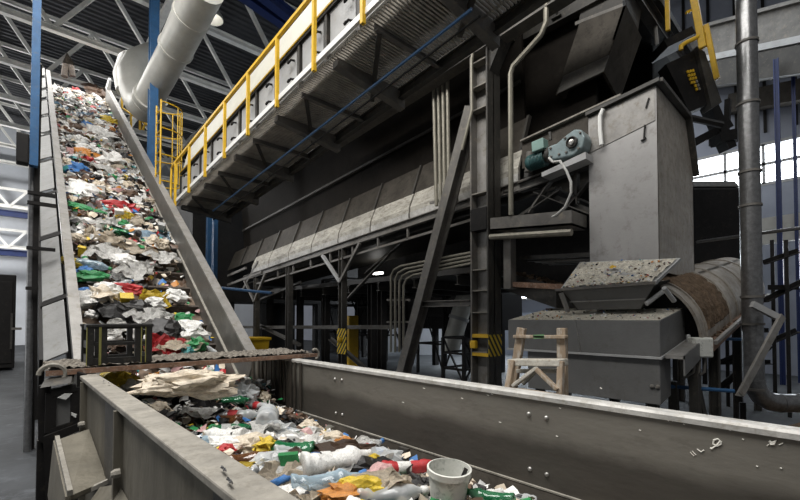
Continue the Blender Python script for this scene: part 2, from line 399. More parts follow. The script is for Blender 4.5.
while y < GY1+.1:
    if k % 2 == 0: m = MB().hexa([gp(GX0+.12,y-.06,-.02),gp(GX0+.12,y+.06,-.02),gp(GX0+.12,y+.06,-.12),gp(GX0+.12,y-.06,-.12)],[gp(GX1+.1,y-.06,-.02),gp(GX1+.1,y+.06,-.02),gp(GX1+.1,y+.06,-.30),gp(GX1+.1,y-.06,-.30)])
    else: m = MB().angle(gp(GX0+.12,y,-.07),gp(GX1,y,-.07),.07,.1)
    m.build('cross_beam', MT['steel_mid'], t)
    if k % 2 == 0 and k: MB().angle(gp(GX0+.2,y-.9,-.1),gp(GX1-.3,y+.3,-.12),.06,.06).build('diagonal_brace', MT['steel_dark'], t)
    y += .92; k += 1
# enclosure: panels, cap
PX = 3.47
MB().hexa([gp(PX+.03,GY0,.06),gp(PX+.7,GY0,.06),gp(PX+.7,GY0,.9),gp(PX+.03,GY0,.9)],[gp(PX+.03,GY1,.06),gp(PX+.7,GY1,.06),gp(PX+.7,GY1,.9),gp(PX+.03,GY1,.9)]).build('conveyor_housing', MT['steel_dark'], t)
y = GY0+.05
while y < GY1-.5:
    pm = MB().hexa([gp(PX-.01,y,.2),gp(PX+.04,y,.2),gp(PX+.04,y,.80),gp(PX-.01,y,.80)],[gp(PX-.01,y+.62,.2),gp(PX+.04,y+.62,.2),gp(PX+.04,y+.62,.80),gp(PX-.01,y+.62,.80)]).build('side_panel', MT['panel'], t)
    for dz in (.34,.66): MB().path([gp(PX-.02,y+.05,dz),gp(PX-.08,y+.07,dz),gp(PX-.09,y+.15,dz-.02),gp(PX-.06,y+.17,dz+.04)],.02,5).build('latch_handle', MT['steel_black'], pm)
    MB().hexa([gp(PX-.03,y+.69,.1),gp(PX+.04,y+.69,.1),gp(PX+.04,y+.69,.86),gp(PX-.03,y+.69,.86)],[gp(PX-.03,y+.75,.1),gp(PX+.04,y+.75,.1),gp(PX+.04,y+.75,.86),gp(PX-.03,y+.75,.86)]).build('panel_post', MT['steel_dark'], t)
    y += .81
MB().bar(gp(PX-.03,GY0,.92),gp(PX-.03,GY1,.92),.05,.03).build('edge_strip', MT['yellow'], t)
MB().bar(gp(PX-.02,GY0,.875),gp(PX-.02,GY1,.875),.05,.05).build('edge_strip', MT['steel_black'], t)
MB().hexa([gp(PX,GY0,.95),gp(PX+.72,GY0,.95),gp(PX+.72,GY0,1.62),gp(PX+.16,GY0,1.62)],[gp(PX,GY1,.95),gp(PX+.72,GY1,.95),gp(PX+.72,GY1,1.62),gp(PX+.16,GY1,1.62)]).build('cover', MT['beige'], t)
MB().bar(gp(GX0-.03,GY0,1.13),gp(GX0-.03,GY1,1.13),.055,.055).build('top_rail', MT['yellow'], t)
y = GY1-.15
while y > GY0:
    MB().bar(gp(GX0-.04,y,-.08),gp(GX0-.04,y,1.12),.055,.055).build('rail_post', MT['yellow'], t); y -= 1.17
p = gp(GX0-.03,GY1,1.13); MB().path([p, p+V(0,.25,-.05), p+V(0,.3,-.5), p+V(0,.3,-1.15)],.03,6).build('rail_end', MT['yellow'], t)
# blue pipe under the gallery
a, b = at(472,9,X=3.85), at(213,211,X=3.85)
tag(MB().tube(a,b,.02,8).build('service_pipe', MT['blue'],smooth=True), 'long thin blue pipe hung below the gallery cross beams', 'pipe')
tag(MB().tube(at(480,16,X=3.9),at(213,220,X=3.9),.014,8).build('service_pipe', MT['steel_black'],smooth=True), 'thin black pipe beside the blue pipe below the gallery', 'pipe')
# ------------------------------------------------------------------ big covered conveyor with the skirt (behind the column)
SX = 7.6
s0, s1 = at(520,180,X=SX), at(252,273,X=SX)
SL = (s1.z-s0.z)/(s1.y-s0.y)
def sz(y): return s0.z+SL*(y-s0.y)
def sp(x,y,dz=0): return V(x,y,sz(y)+dz)
def xs(lst, y0, y1): return [sp(x,y0,d) for x,d in lst], [sp(x,y1,d) for x,d in lst]
t = thing('hopper_conveyor', 'long inclined steel conveyor with a dusty pale skirt and dark hopper sides', 'conveyor', sp(SX,s1.y))
n = 8; L = (s1.y-s0.y)/n
for k in range(n):
    y0, y1 = s0.y+L*k+.03, s0.y+L*(k+1)-.03
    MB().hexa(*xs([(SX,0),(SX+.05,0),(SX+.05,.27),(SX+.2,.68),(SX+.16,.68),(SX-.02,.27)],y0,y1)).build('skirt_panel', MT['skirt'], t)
    MB().hexa(*xs([(SX-.03,-.01),(SX+.02,-.01),(SX+.0,.14),(SX-.035,.14)],y0,y1)).build('skirt_lip', MT['rim'], t)
for k in range(n*1+2):
    y0 = s0.y+.1+L*k
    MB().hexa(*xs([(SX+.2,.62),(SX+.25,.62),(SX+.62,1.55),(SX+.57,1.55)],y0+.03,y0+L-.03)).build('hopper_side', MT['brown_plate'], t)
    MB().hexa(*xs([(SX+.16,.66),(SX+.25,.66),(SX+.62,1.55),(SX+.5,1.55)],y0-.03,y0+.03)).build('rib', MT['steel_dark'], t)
MB().hexa(*xs([(SX+.57,1.5),(SX+.65,1.5),(SX+.5,3.6),(SX+.42,3.6)],4.75,s1.y+2.2)).build('upper_side', MT['near_black'], t)
MB().bar(sp(SX+.4,4.75,2.3),sp(SX+.4,s1.y+2,2.3),.05,.07).build('seam_rail', MT['steel_dark'], t)
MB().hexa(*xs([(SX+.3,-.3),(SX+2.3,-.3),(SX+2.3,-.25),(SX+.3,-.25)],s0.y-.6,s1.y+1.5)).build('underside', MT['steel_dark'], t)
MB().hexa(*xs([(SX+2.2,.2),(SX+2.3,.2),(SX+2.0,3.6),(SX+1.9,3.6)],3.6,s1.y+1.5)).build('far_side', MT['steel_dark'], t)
MB().ibeam(sp(SX+.02,s0.y-.5,-.12),sp(SX+.02,s1.y+.8,-.12),.14,.2,.02).build('main_beam', MT['steel_mid'], t)
MB().bar(sp(SX+.02,s0.y+.8,-.52),sp(SX+.02,s1.y-.4,-.52),.06,.06).build('lower_rail', MT['steel_mid'], t)
y = s0.y+.9
while y < s1.y: MB().bar(sp(SX+.02,y,-.52),sp(SX+.02,y,-.2),.06,.05).build('hanger', MT['steel_mid'], t); y += 1.2
for y0, f in ((10.8,True),(17.0,False),(14.2,None)):
    p = sp(SX+.05,y0,-.2)
    MB().ibeam((p.x,y0,0),(p.x,y0,p.z),.2,.2,.02,Y).build('support_leg', MT['steel_dark'], t)
    if f is None: continue
    zz = p.z-1.05
    MB().bar((p.x-.1,y0,zz),sp(SX-.05,y0+1.0,-.25),.09,.09).build('knee_brace', MT['panel' if f else 'steel_mid'], t)
    MB().bar((p.x-.1,y0,zz),sp(SX-.05,y0-1.0,-.25),.08,.08).build('knee_brace', MT['steel_mid'], t)
# left-end frame of the conveyor
for a,b in (((228,276),(246,268)),((228,285),(262,272)),((243,290),(258,262))):
    MB().bar(at(*a,X=SX),at(*b,X=SX),.08,.1).build('end_bracket', MT['steel_mid'], t)
tag(MB().tube(at(222,288,X=5.6),at(271,293,X=6.4),.05,8).build('service_pipe', MT['blue'],smooth=True), 'short blue pipe just right of the incline conveyor wall, below the long conveyor', 'pipe')
q_ = at(378,273,X=9.5)
tag(MB().box((q_.x-.07,q_.y-.22,q_.z-.04),(q_.x+.07,q_.y+.22,q_.z+.02)).build('strip_lamp', MT['lamp']), 'small glowing strip lamp in the dark under the long conveyor', 'lamp')
# hazard board on the leg
p = at(341,340,X=7.45)
h = thing('hazard_sign', 'small yellow and black striped sign on the dark conveyor leg', 'sign', p)
MB().box((p.x-.02,p.y-.28,p.z-.42),(p.x,p.y+.18,p.z+.35)).build('board', MT['hazard'], h)
MB().lathe([(.09,0),(.09,.05),(.04,.09)], p+V(-.03,.0,0), -X, 14).build('warning_light', MT['yellow'], h, True)

# lower bracing frame between the legs
t = thing('steel_framework', 'dark braced steelwork under the long conveyor', 'frame', (8.6,14,0))
for a,b in (((238,327),(392,327)),((255,323),(300,345)),((330,338),(372,374)),((365,272),(410,235)),((258,300),(300,282)),((345,300),(388,254))):
    MB().angle(at(*a,X=8.0),at(*b,X=8.0),.11,.11,.02).build('brace', MT['steel_mid' if a[0]==345 else 'steel_dark'], t)
for px in (270,300,326,372,382): 
    p = at(px,330,X=8.9); MB().ibeam((p.x,p.y,0),(p.x,p.y,3.6),.22,.22,.02,Y).build('post', MT['steel_black'], t)
MB().box((8.6,6.5,3.35),(14,19,3.5)).build('deck', MT['steel_dark'], t)
for k in range(8): MB().ibeam((8.6,7+1.6*k,3.2),(14,7+1.6*k,3.2),.16,.26,.02).build('deck_joist', MT['steel_dark'], t)
# second, paler tables and scaffolds far behind
def scaffold(p, w, h, label, m='steel_black'):
    p = Vector((p.x,p.y,0)); s = thing('scaffold', label, 'scaffold', p, 'dark braced stands under the machinery')
    for a in (0,w):
        for b in (0,w*.8): MB().bar(p+V(a,-b,0),p+V(a,-b,h),.09,.09).build('leg', MT[m], s)
    for zz in (h*.35,h*.68,h):
        MB().bar(p+V(0,0,zz),p+V(w,0,zz),.07,.07).build('crossbar', MT[m], s); MB().bar(p+V(0,-w*.8,zz),p+V(w,-w*.8,zz),.07,.07).build('crossbar', MT[m], s)
        MB().bar(p+V(0,0,zz),p+V(0,-w*.8,zz),.07,.07).build('crossbar', MT[m], s)
    MB().bar(p+V(0,-w*.8,.1),p+V(w,-w*.8,h),.05,.05).build('diagonal', MT[m], s); MB().bar(p+V(0,0,h),p+V(0,-w*.8,.1),.05,.05).build('diagonal', MT[m], s)
    MB().bar(p+V(w,-w*.8,.1),p+V(0,-w*.8,h),.05,.05).build('diagonal', MT[m], s)
    return s
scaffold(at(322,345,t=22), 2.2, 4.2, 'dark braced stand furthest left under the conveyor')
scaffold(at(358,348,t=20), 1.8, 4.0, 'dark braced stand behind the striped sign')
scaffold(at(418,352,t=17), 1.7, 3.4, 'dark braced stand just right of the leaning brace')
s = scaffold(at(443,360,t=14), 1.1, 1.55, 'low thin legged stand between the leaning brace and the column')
# bits of pale wall partition behind
for i,(a,b,c,d,tt,nm) in enumerate(((365,395,282,345,26,'left'),(408,470,295,352,25,'right'))):
    p, q = at(a,d,t=tt), at(b,d,t=tt); p.z = 0; q.z = 0
    tag(MB().prism([p,q,q+V(.1,.1,0),p+V(.1,.1,0)],(0,0,3.6)).build('partition', MT['wall_p']), '%s pale partition seen through the legs under the conveyor'%nm, 'partition', 'pale partitions in the background')
t = thing('waste_bin', 'yellow bin standing on the floor under the conveyor, seen past the incline wall', 'bin', at(248,352,t=17))
a = LOC[t.name]; a.z = 0; t.location = a
MB().hexa([a+V(i*.55,j*.5,0) for i,j in ((-1,-1),(1,-1),(1,1),(-1,1))],[a+V(i*.65,j*.6,1.35) for i,j in ((-1,-1),(1,-1),(1,1),(-1,1))]).build('bin_body', MT['yellow'], t, bev=.03)
MB().box(a+V(-.7,-.65,1.3),a+V(.7,.65,1.42)).build('rim', MT['yellow'], t, bev=.03)
p = at(351,338,t=18)
tag(MB().box((p.x-.25,p.y-.2,0),(p.x+.25,p.y+.2,2.3)).build('cabinet', MT['yellow'],bev=.02), 'narrow yellow cabinet behind the striped sign', 'cabinet')
# pale chute pipe far behind
t = thing('waste_pipe', 'pale leaning pipe behind the low stand, left of the column', 'pipe', at(450,345,t=16))
a, b = at(449,352,t=16), at(468,288,t=16)
MB().tube(a,b,.35,18).build('pipe_body', MT['duct'], t, True)
MB().tube(a+(b-a)*.5,a+(b-a)*.55,.4,18).build('collar', MT['panel'], t, True)
# conduits
t = thing('conduit_bank', 'bank of bent pale conduits left of the leaning brace', 'conduits', at(395,340,X=7.3))
for k in range(4):
    a = 391+4.2*k
    MB().path([at(a,352,X=7.3),at(a,276-4*0+3.2*k,X=7.3),at(a+3,270+3*k,X=7.3),at(a+10,266+3*k,X=7.3),at(484,250+3.6*k,X=7.3)],.03,8).build('conduit', MT['conduit'], t, True)
for yy in (300,322): MB().bar(at(387,yy,X=7.36),at(410,yy,X=7.36),.03,.05).build('clamp', MT['steel_mid'], t)
t = thing('conduit_bank', 'four straight vertical pale conduits in front of the dark hopper side', 'conduits', at(444,200,X=7.3))
for k in range(4): MB().tube(at(433.5+4.6*k,78-1.5*k,X=7.3),at(436.5+4.2*k,206-2*k,X=7.3),.045,8).build('conduit', MT['conduit'], t, True)
MB().bar(at(430,203,X=7.37),at(457,196,X=7.37),.04,.06).build('clamp', MT['steel_mid'], t)

# ------------------------------------------------------------------ main column and its brace
cx0, cx1, cy0, cy1 = 6.98, 7.43, 4.89, 5.33
t = thing('steel_column', 'massive dark steel column with ladder like ribs and a yellow hazard band', 'column', (cx0,cy0,0))
MB().box((cx0,cy0,0),(cx1,cy0+.035,8.3)).build('flange', MT['steel_dark'], t)
MB().box((cx0,cy1-.035,0),(cx1,cy1,8.3)).build('flange', MT['steel_mid'], t)
MB().box((cx0+.2,cy0,0),(cx0+.225,cy1,8.3)).build('web', MT['wallplate'], t)
for yy in (270,291,313,337,353,193,108,85,60):
    zz = at(480,yy,X=cx0).z; MB().box((cx0+.01,cy0+.03,zz),(cx0+.2,cy1-.03,zz+.025)).build('rib', MT['rim_d'], t)
za, zb = at(489,357,X=cx0).z, at(489,335,X=cx0).z
MB().box((cx0-.005,cy0-.008,za),(cx1+.005,cy0-.001,zb)).build('hazard_band', MT['hazard'], t)
for zz in (za,zb-.06): MB().box((cx0-.012,cy0,zz),(cx0-.002,cy0+.05,zz+.07)).build('hazard_stripe', MT['yellow'], t); MB().box((cx0+.005,cy0+.036,zz),(cx0+.195,cy1-.036,zz+.07)).build('hazard_stripe', MT['yellow'], t)
p = at(473.5,345,X=cx0-.06); MB().box((cx0-.1,p.y-.07,p.z-.07),(cx0-.005,p.y+.07,p.z+.09)).build('warning_lamp', MT['yellow'], t, bev=.02)
MB().box((cx0-.02,cy0+.02,sz(5)-1.0),(cx0+.2,cy1-.02,sz(5)-.55)).build('gusset', MT['steel_black'], t)
a, b = at(402,378,X=7.15), at(473,108,X=7.15)
tag(MB().ibeam(V(7.15,a.y+(a.y-b.y)/(b.z-a.z)*a.z,0),b,.22,.3,.03,X).build('leaning_brace', MT['steel_mid']), 'long leaning steel brace running up to the massive column', 'brace')
tag(MB().ibeam(at(424,304,X=7.2),at(472,303,X=7.2),.2,.14,.02).build('tie_beam', MT['steel_mid']), 'short dusty tie beam between leaning brace and massive column', 'beam')
# head beam and conduit over the column
t = thing('head_gantry', 'dark steel head beam and gusset plates on top of the massive column', 'frame', (cx0,cy0,8.3))
MB().ibeam((6.0,5.1,8.5),(14.5,5.1,8.5),.4,.45,.03).build('head_beam', MT['steel_dark'], t)
MB().ibeam((7.1,.8,sz(.8)+2.9),(7.1,10.5,sz(10.5)+2.9),.3,.4,.03).build('side_beam', MT['steel_mid'], t)
MB().prism([(7.05,4.9,7.2),(7.05,4.3,8.2),(7.05,4.9,8.2)],(.3,0,0)).build('gusset', MT['steel_dark'], t)
tag(MB().path([at(546,-6,X=7.0),at(546,22,X=7.0),at(541,35,X=7.0),at(513,66,X=7.0),at(510.5,74,X=7.0),at(511,215,X=7.0)],.05,8).build('drain_pipe', MT['conduit'],smooth=True), 'thin bent pipe running down just right of the massive column', 'pipe')
tag(MB().path([at(473,50,X=6.9),at(471.5,62,X=6.9),at(472,110,X=6.9),at(462,150,X=6.9)],.035,6).build('drain_pipe', MT['conduit'],smooth=True), 'thin pipe clipped to the upper left of the massive column', 'pipe')

# ------------------------------------------------------------------ dark upper platform over the drive
t = thing('upper_platform', 'dark steel platform high above the grey chute', 'platform', (9.5,5,9))
MB().box((8.5,2.6,8.9),(15,10,9.05)).build('deck', MT['steel_black'], t)
MB().hexa([V(5.0,4.5,9.4),V(8.5,4.5,9.4),V(8.5,4.5,9.5),V(5.0,4.5,9.5)],[V(5.0,19,8.9),V(8.5,19,8.9),V(8.5,19,9.0),V(5.0,19,9.0)]).build('added_shade_deck', MT['steel_black'], t)  # unseen deck added to shade the hopper conveyor below
for k in range(6): MB().ibeam((8.3,2.8+1.3*k,8.7),(15,2.8+1.3*k,8.7),.2,.36,.03).build('joist', MT['steel_dark'], t)
MB().ibeam((8.4,1.5,8.6),(8.4,10,8.6),.2,.4,.03).build('edge_beam', MT['steel_dark'], t)
MB().box((11.5,3.2,3),(11.6,12,9)).build('back_plate', MT['steel_black'], t)
MB().box((8.6,3.4,6.2),(8.7,6.3,8.9)).build('side_plate', MT['near_black'], t)

# ------------------------------------------------------------------ upper dark chute pointing down to the left
t = thing('drop_chute', 'dark square drop chute hanging above the drive motor, mouth pointing down', 'chute', at(575,90,t=9.2))
ex = V(1.15,.1,0)
fa = [at(582,22,X=8.3),at(626,5,X=8.3),at(604,72,X=8.3),at(558,94,X=8.3)]
dp = [p+V(.95,-.1,.0) for p in fa]; dp[2] = at(619,99,X=9.1); dp[1] = at(641,36,X=9.3)
w = .05
m = MB().plate(fa, .05)
m.build('front_plate', MT['brown_plate'], t)
MB().hexa([fa[1],fa[2],dp[2],dp[1]],[p+V(0,.05,0) for p in (fa[1],fa[2],dp[2],dp[1])]).build('side_plate', MT['brown_plate'], t)
MB().hexa([fa[0],fa[3],dp[3],dp[0]],[p+V(0,.05,0) for p in (fa[0],fa[3],dp[3],dp[0])]).build('side_plate', MT['brown_plate'], t)
MB().hexa([dp[0],dp[1],dp[2],dp[3]],[p+V(.05,0,0) for p in dp]).build('back_plate', MT['brown_plate'], t)
fl = [fa[3]+(fa[0]-fa[3])*.0, fa[2], fa[2]+(fa[1]-fa[2])*.25, fa[3]+(fa[0]-fa[3])*.25]
MB().hexa([p-X*.03 for p in fl],[p-X*.002 for p in fl]).build('worn_lip', MT['steel_mid'], t)
up = [p+V(.05,.1,.0) for p in (fa[0],fa[1],dp[1],dp[0])]
MB().hexa(up,[p+V(.2,-.2,1.6) for p in up]).build('inlet_box', MT['steel_dark'], t)
MB().hexa([p+(p-sum(up,Vector())/4)*.1 for p in up],[p+(p-sum(up,Vector())/4)*.1+Z*.07 for p in up]).build('flange', MT['steel_mid'], t)

# ------------------------------------------------------------------ grey head chute
CX = 7.5
A, B_, Cc, D = at(590,268,X=CX), at(659,268,X=CX), at(663,82,X=CX), at(601,113,X=CX)
A.z = B_.z = 2.95
y0, y1 = B_.y, A.y
t = thing('head_chute', 'large grey sheet metal chute standing over the flared hopper', 'chute', (CX,y0,2.95))
back = 2.25
zt0, zt1 = at(663,82,X=CX).z, at(601,113,X=CX).z
pr = [V(CX,y0,2.95),V(CX,y1,2.95),V(CX,y1,zt1),V(CX,y0,zt0)]
# right side tapers: narrower below the shoulder
zs = zt0-.95
rt_ = [V(CX+.001,y0,2.95),V(CX+back,y0,2.95),V(CX+back,y0,zs),V(CX+back-.5,y0,zt0),V(CX+.001,y0,zt0)]
MB().plate(pr, .04, (1,0,0)).build('front_plate', MT['chute'], t, bev=.004)
MB().prism(rt_, (0,.04,0)).build('side_plate', MT['drum'], t)
MB().prism([p+V(0,y1-y0-.04,zt1-zt0 if p.z>3 else 0) for p in rt_], (0,.04,0)).build('side_plate', MT['chute'], t)
MB().plate([V(CX+back,y0,2.95),V(CX+back,y1,2.95),V(CX+back,y1,zs),V(CX+back,y0,zs)], .04, (-1,0,0)).build('back_plate', MT['chute'], t)
MB().bar(V(CX-.03,y0-.06,zt0+.04),V(CX-.03,y1+.02,zt1+.04),.1,.06).build('top_flange', MT['steel_dark'], t)
MB().bar(V(CX-.03,y0-.05,zt0+.04),V(CX+back-.5,y0-.05,zt0+.04),.1,.06).build('top_flange', MT['steel_dark'], t)
MB().bar(V(CX+back-.5,y0-.05,zt0+.04),V(CX+back+.03,y0-.05,zs),.1,.06).build('top_flange', MT['steel_dark'], t)
MB().hexa([V(CX,y0,zt0-.02),V(CX,y1,zt1-.02),V(CX+back-.5,y1,zt1-.02),V(CX+back-.5,y0,zt0-.02)],[V(CX,y0,zt0+.03),V(CX,y1,zt1+.03),V(CX+back-.5,y1,zt1+.03),V(CX+back-.5,y0,zt0+.03)]).build('top_plate', MT['steel_dark'], t)
# paler painted top band: slightly proud reinforcement sheet
zb0, zb1 = at(663,118,X=CX).z, at(601,150,X=CX).z
MB().hexa([V(CX-.012,y0+.02,zb0),V(CX-.012,y1-.02,zb1),V(CX-.012,y1-.02,zt1-.02),V(CX-.012,y0+.02,zt0-.02)],[V(CX-.001,y0+.02,zb0),V(CX-.001,y1-.02,zb1),V(CX-.001,y1-.02,zt1-.02),V(CX-.001,y0+.02,zt0-.02)]).build('reinforcing_sheet', MT['wallplate'], t)
for a,b in (((649,98),(646,108)),((645,125),(644,138)),((646,138),(641,141))):
    MB().bar(at(*a,X=CX-.02),at(*b,X=CX-.02),.02,.03,X).build('torn_patch', MT['steel_black'], t)
tag(MB().path([at(603,109,X=7.42),at(600,116,X=7.42),at(600,130,X=7.42),at(601.5,145,X=7.42)],.035,8).build('cable', MT['white'],smooth=True), 'short thick white cable down the upper left edge of the grey chute', 'cable')

# drive frame between skirt and chute
t = thing('drive_frame', 'dark drive frame carrying the motor between skirt and grey chute', 'frame', at(560,170,X=7.7))
a, b = at(522,142,X=7.55), at(622,96,X=7.55)
MB().hexa([a,b,b-Z*.55,a-Z*.55],[p+X*.06 for p in (a,b,b-Z*.55,a-Z*.55)]).build('side_plate', MT['brown_plate'], t)
MB().bar(a+V(-.04,0,0),b+V(-.04,0,0),.08,.03).build('top_edge', MT['rim_d'], t)
MB().ibeam(at(520,188,X=7.6),at(600,158,X=7.6),.16,.2,.02).build('lower_beam', MT['steel_dark'], t)
for p_, q_ in (((528,212),(552,176)),((536,190),(600,215)),((560,214),(598,168)),((505,190),(540,186)),((530,148),(528,178)),((505,225),(560,188)),((575,205),(575,170))):
    MB().angle(at(*p_,X=7.65),at(*q_,X=7.65),.13,.1,.02).build('strut', MT['steel_mid' if p_==(528,212) else 'steel_dark'], t)
MB().tube(at(530,152,X=7.45),at(528,172,X=7.45),.07,10).build('roller', MT['steel_mid'], t, True)
# cable tray
a = [at(492,215,X=7.0),at(520,208,X=7.0)]
t = thing('catch_tray', 'shallow dark tray on brackets just right of the massive column', 'tray', at(515,235,X=7.2))
fl_ = [at(492,215,X=6.95),at(520,208,X=7.3),at(600,232,X=7.3),at(595,246,X=6.95),at(532,229,X=6.75)]
p0 = at(493,218,X=7.0); zq = p0.z
q = [V(6.75,5.0,zq-.22),V(7.35,5.0,zq-.22),V(7.35,3.2,zq-.22),V(6.75,3.2,zq-.22)]
q = [V(7.0,4.85,zq-.25),V(7.6,4.85,zq-.25),V(7.6,3.2,zq-.4),V(7.0,3.2,zq-.4)]
MB().hexa(q,[p+Z*.04 for p in q]).build('tray_floor', MT['steel_mid'], t)
for i,j in ((0,1),(1,2),(2,3),(3,0)):
    MB().hexa([q[i],q[j],q[j]+Z*.26,q[i]+Z*.26],[p+(sum(q,Vector())/4-p).normalized()*.03 for p in (q[i],q[j],q[j]+Z*.26,q[i]+Z*.26)]).build('tray_side', MT['steel_mid'], t)
MB().tube(q[0]-Z*.12,q[3]-Z*.12,.06,8).build('pipe', MT['conduit'], t, True)
MB().bar(V(7.3,4.6,zq-1.4),V(7.3,4.6,zq-.27),.16,.2,X).build('bracket', MT['steel_mid'], t)
MB().bar(V(7.3,4.7,zq-1.3),V(7.5,3.2,zq-1.45),.1,.1).build('bracket', MT['rust'], t)
for k in range(5): MB().bar(V(7.7+.3*k,4.6,zq-.75),V(7.7+.3*k,2.9,zq-.85),.06,.08).build('bracket', MT['steel_dark'], t)
# lower dark beam trough with caked dirt
t = thing('return_trough', 'dark trough beam with caked dirt between massive column and flared hopper', 'trough', at(530,285,X=7.8))
q0, q1 = at(504,272,X=7.6), at(556,286,X=7.6)
MB().hexa([q0,q1,q1-Z*.42,q0-Z*.38],[p+X*.8 for p in (q0,q1,q1-Z*.42,q0-Z*.38)]).build('trough_body', MT['steel_dark'], t)
m = MB()
for k in range(90):
    f = R.random(); p = q0.lerp(q1,f)+V(R.uniform(0,.7),0,R.uniform(0,.05)); s = R.uniform(.02,.06)
    m.lathe([(s*.6,-s*.3),(s,0),(s*.4,s*.6)],p,V(R.uniform(-1,1),R.uniform(-1,1),1),5)
tag(m.build('caked_dirt', MT['brown_dirt'], t), kind='stuff')
# ------------------------------------------------------------------ gear motor
h = at(576,145,X=7.3); e = at(541,158,X=7.3); ax = (e-h).normalized(); ax.x = 0; ax.normalize(); nz = X.cross(ax).normalized(); nz = nz if nz.z>0 else -nz
t = thing('gear_motor', 'teal and pale grey geared motor mounted beside the grey chute', 'motor', h)
def gp_(a,u,x=0): return h+ax*a+nz*u+X*x
out = [(-.17,-.14),(-.22,.02),(-.17,.17),(-.05,.23),(.10,.18),(.28,.10),(.46,.10),(.46,-.16),(.20,-.20),(0,-.22)]
MB().hexa([gp_(a,u,-.14) for a,u in out],[gp_(a,u,.16) for a,u in out]).build('gear_housing', MT['gear'], t, bev=.025)
MB().lathe([(.10,0),(.10,.05),(.085,.06),(.085,.03),(.04,.03)], gp_(0,0,-.14), -X, 20).build('hub', MT['steel_dark'], t, True)
MB().lathe([(.045,0),(.045,.055),(.02,.06)], gp_(0,0,-.14), -X, 14).build('shaft_end', MT['chrome'], t, True)
for a,u in ((-.15,.12),(-.1,-.14),(.12,.13),(.12,-.13),(.4,.05),(.4,-.11),(.25,-.12)): MB().lathe([(.022,0),(.022,.025),(.01,.03)], gp_(a,u,-.14), -X, 6).build('bolt', MT['steel_mid'], t)
MB().lathe([(.13,.44),(.15,.46),(.15,.52),(.11,.54),(.11,.58)], h, ax, 20).build('coupling', MT['steel_dark'], t, True)
pf = []
for k in range(9): pf += [(.155,.58+.028*k),(.155,.594+.028*k),(.135,.594+.028*k),(.135,.608+.028*k)]
MB().lathe(pf+[(.15,.84),(.15,.90),(.11,.95),(.03,.96)], gp_(0,-.03), ax, 24).build('motor_body', MT['teal'], t, True)
q = [gp_(.50,.08,-.2),gp_(.74,.08,-.2),gp_(.74,.28,-.2),gp_(.50,.28,-.2)]
MB().hexa(q,[p+X*.2 for p in q]).build('terminal_box', MT['greenbox'], t, bev=.015)
MB().tube(gp_(.46,.27),gp_(.46,.42),.03,8).build('breather', MT['steel_dark'], t, True)
q = [gp_(-.2,-.23,-.12),gp_(.62,-.33,-.12),gp_(.62,-.41,-.12),gp_(-.2,-.35,-.12)]
MB().hexa(q,[p+X*.3 for p in q]).build('torque_arm', MT['panel'], t)
tag(MB().path([at(549,158,X=7.05),at(553,162,X=7.0),at(560,161,X=7.0),at(566,170,X=7.0),at(571,182,X=7.0),at(571,193,X=7.0),at(565,207,X=7.0),at(556,215,X=7.0),at(546,220,X=7.05)],.022,8).build('motor_cable', MT['cable'],smooth=True), 'pale looped cable hanging from the geared motor to the tray', 'cable')

t = thing('far_dark_backdrop', 'large dark machine enclosure behind the far end of the long conveyor', 'enclosure', (12,21,2.6))  # added dark block standing in for the darkness behind the conveyor end
MB().box((6.3,21,3.0),(20.5,24,8.4)).build('backdrop_body', MT['steel_black'], t)
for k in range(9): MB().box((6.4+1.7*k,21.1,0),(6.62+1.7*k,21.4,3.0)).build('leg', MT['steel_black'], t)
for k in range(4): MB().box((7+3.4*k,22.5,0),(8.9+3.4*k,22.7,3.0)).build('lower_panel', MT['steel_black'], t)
t = thing('rear_dark_backdrop', 'dark machine block standing under the deck behind the leaning brace', 'machine', (15,12,0))  # added dark block standing in for the low light under the conveyor
MB().box((14.5,9.5,1.7),(16,19,6.8)).build('backdrop_block', MT['steel_black'], t)
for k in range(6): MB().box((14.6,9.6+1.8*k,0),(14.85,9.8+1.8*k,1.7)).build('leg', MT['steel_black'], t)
# ------------------------------------------------------------------ box hopper (screw feeder inlet) and flared hopper
BX = 6.5
a, b = at(508,319,X=BX), at(660,322,X=BX)
ya, yb, zt_, sl = a.y, b.y, (a.z+b.z)/2, .149
zm = at(590,353,X=BX).z; zl = at(600,398,X=BX).z
DX = 1.5
t = thing('feed_box', 'low grey feed box with dirt on its lid, behind the wooden step stand', 'hopper box', (BX,(ya+yb)/2,zl))
def incl(x0,x1,y0,y1,z0,z1): 
    return [V(x0,y0,z0),V(x0,y1,z0),V(x0,y1,z1),V(x0,y0,z1)],[V(x1,y0,z0+sl*(x1-x0)),V(x1,y1,z0+sl*(x1-x0)),V(x1,y1,z1+sl*(x1-x0)),V(x1,y0,z1+sl*(x1-x0))]
MB().hexa(*incl(BX,BX+DX,yb,ya,zm,zt_)).build('upper_box', MT['boxp'], t, bev=.01)
MB().hexa(*incl(BX-.02,BX+DX,yb-.02,ya+.02,zm-.03,zm)).build('flange', MT['panel'], t)
MB().hexa(*incl(BX+.05,BX+.55,yb+.02,ya-.35,zl,zm-.03)).build('lower_bin', MT['boxp'], t, bev=.01)
MB().hexa([V(BX+.1,yb-.26,zm-.02),V(BX+.1,yb-.03,zm-.02),V(BX+.1,yb-.03,zm+.03),V(BX+.1,yb-.26,zm+.03)],[p+V(DX-.1,0,sl*(DX-.1)) for p in (V(BX+.1,yb-.22,zm-.02),V(BX+.1,yb-.03,zm-.02),V(BX+.1,yb-.03,zm+.03),V(BX+.1,yb-.22,zm+.03))]).build('side_ledge', MT['wallplate'], t)
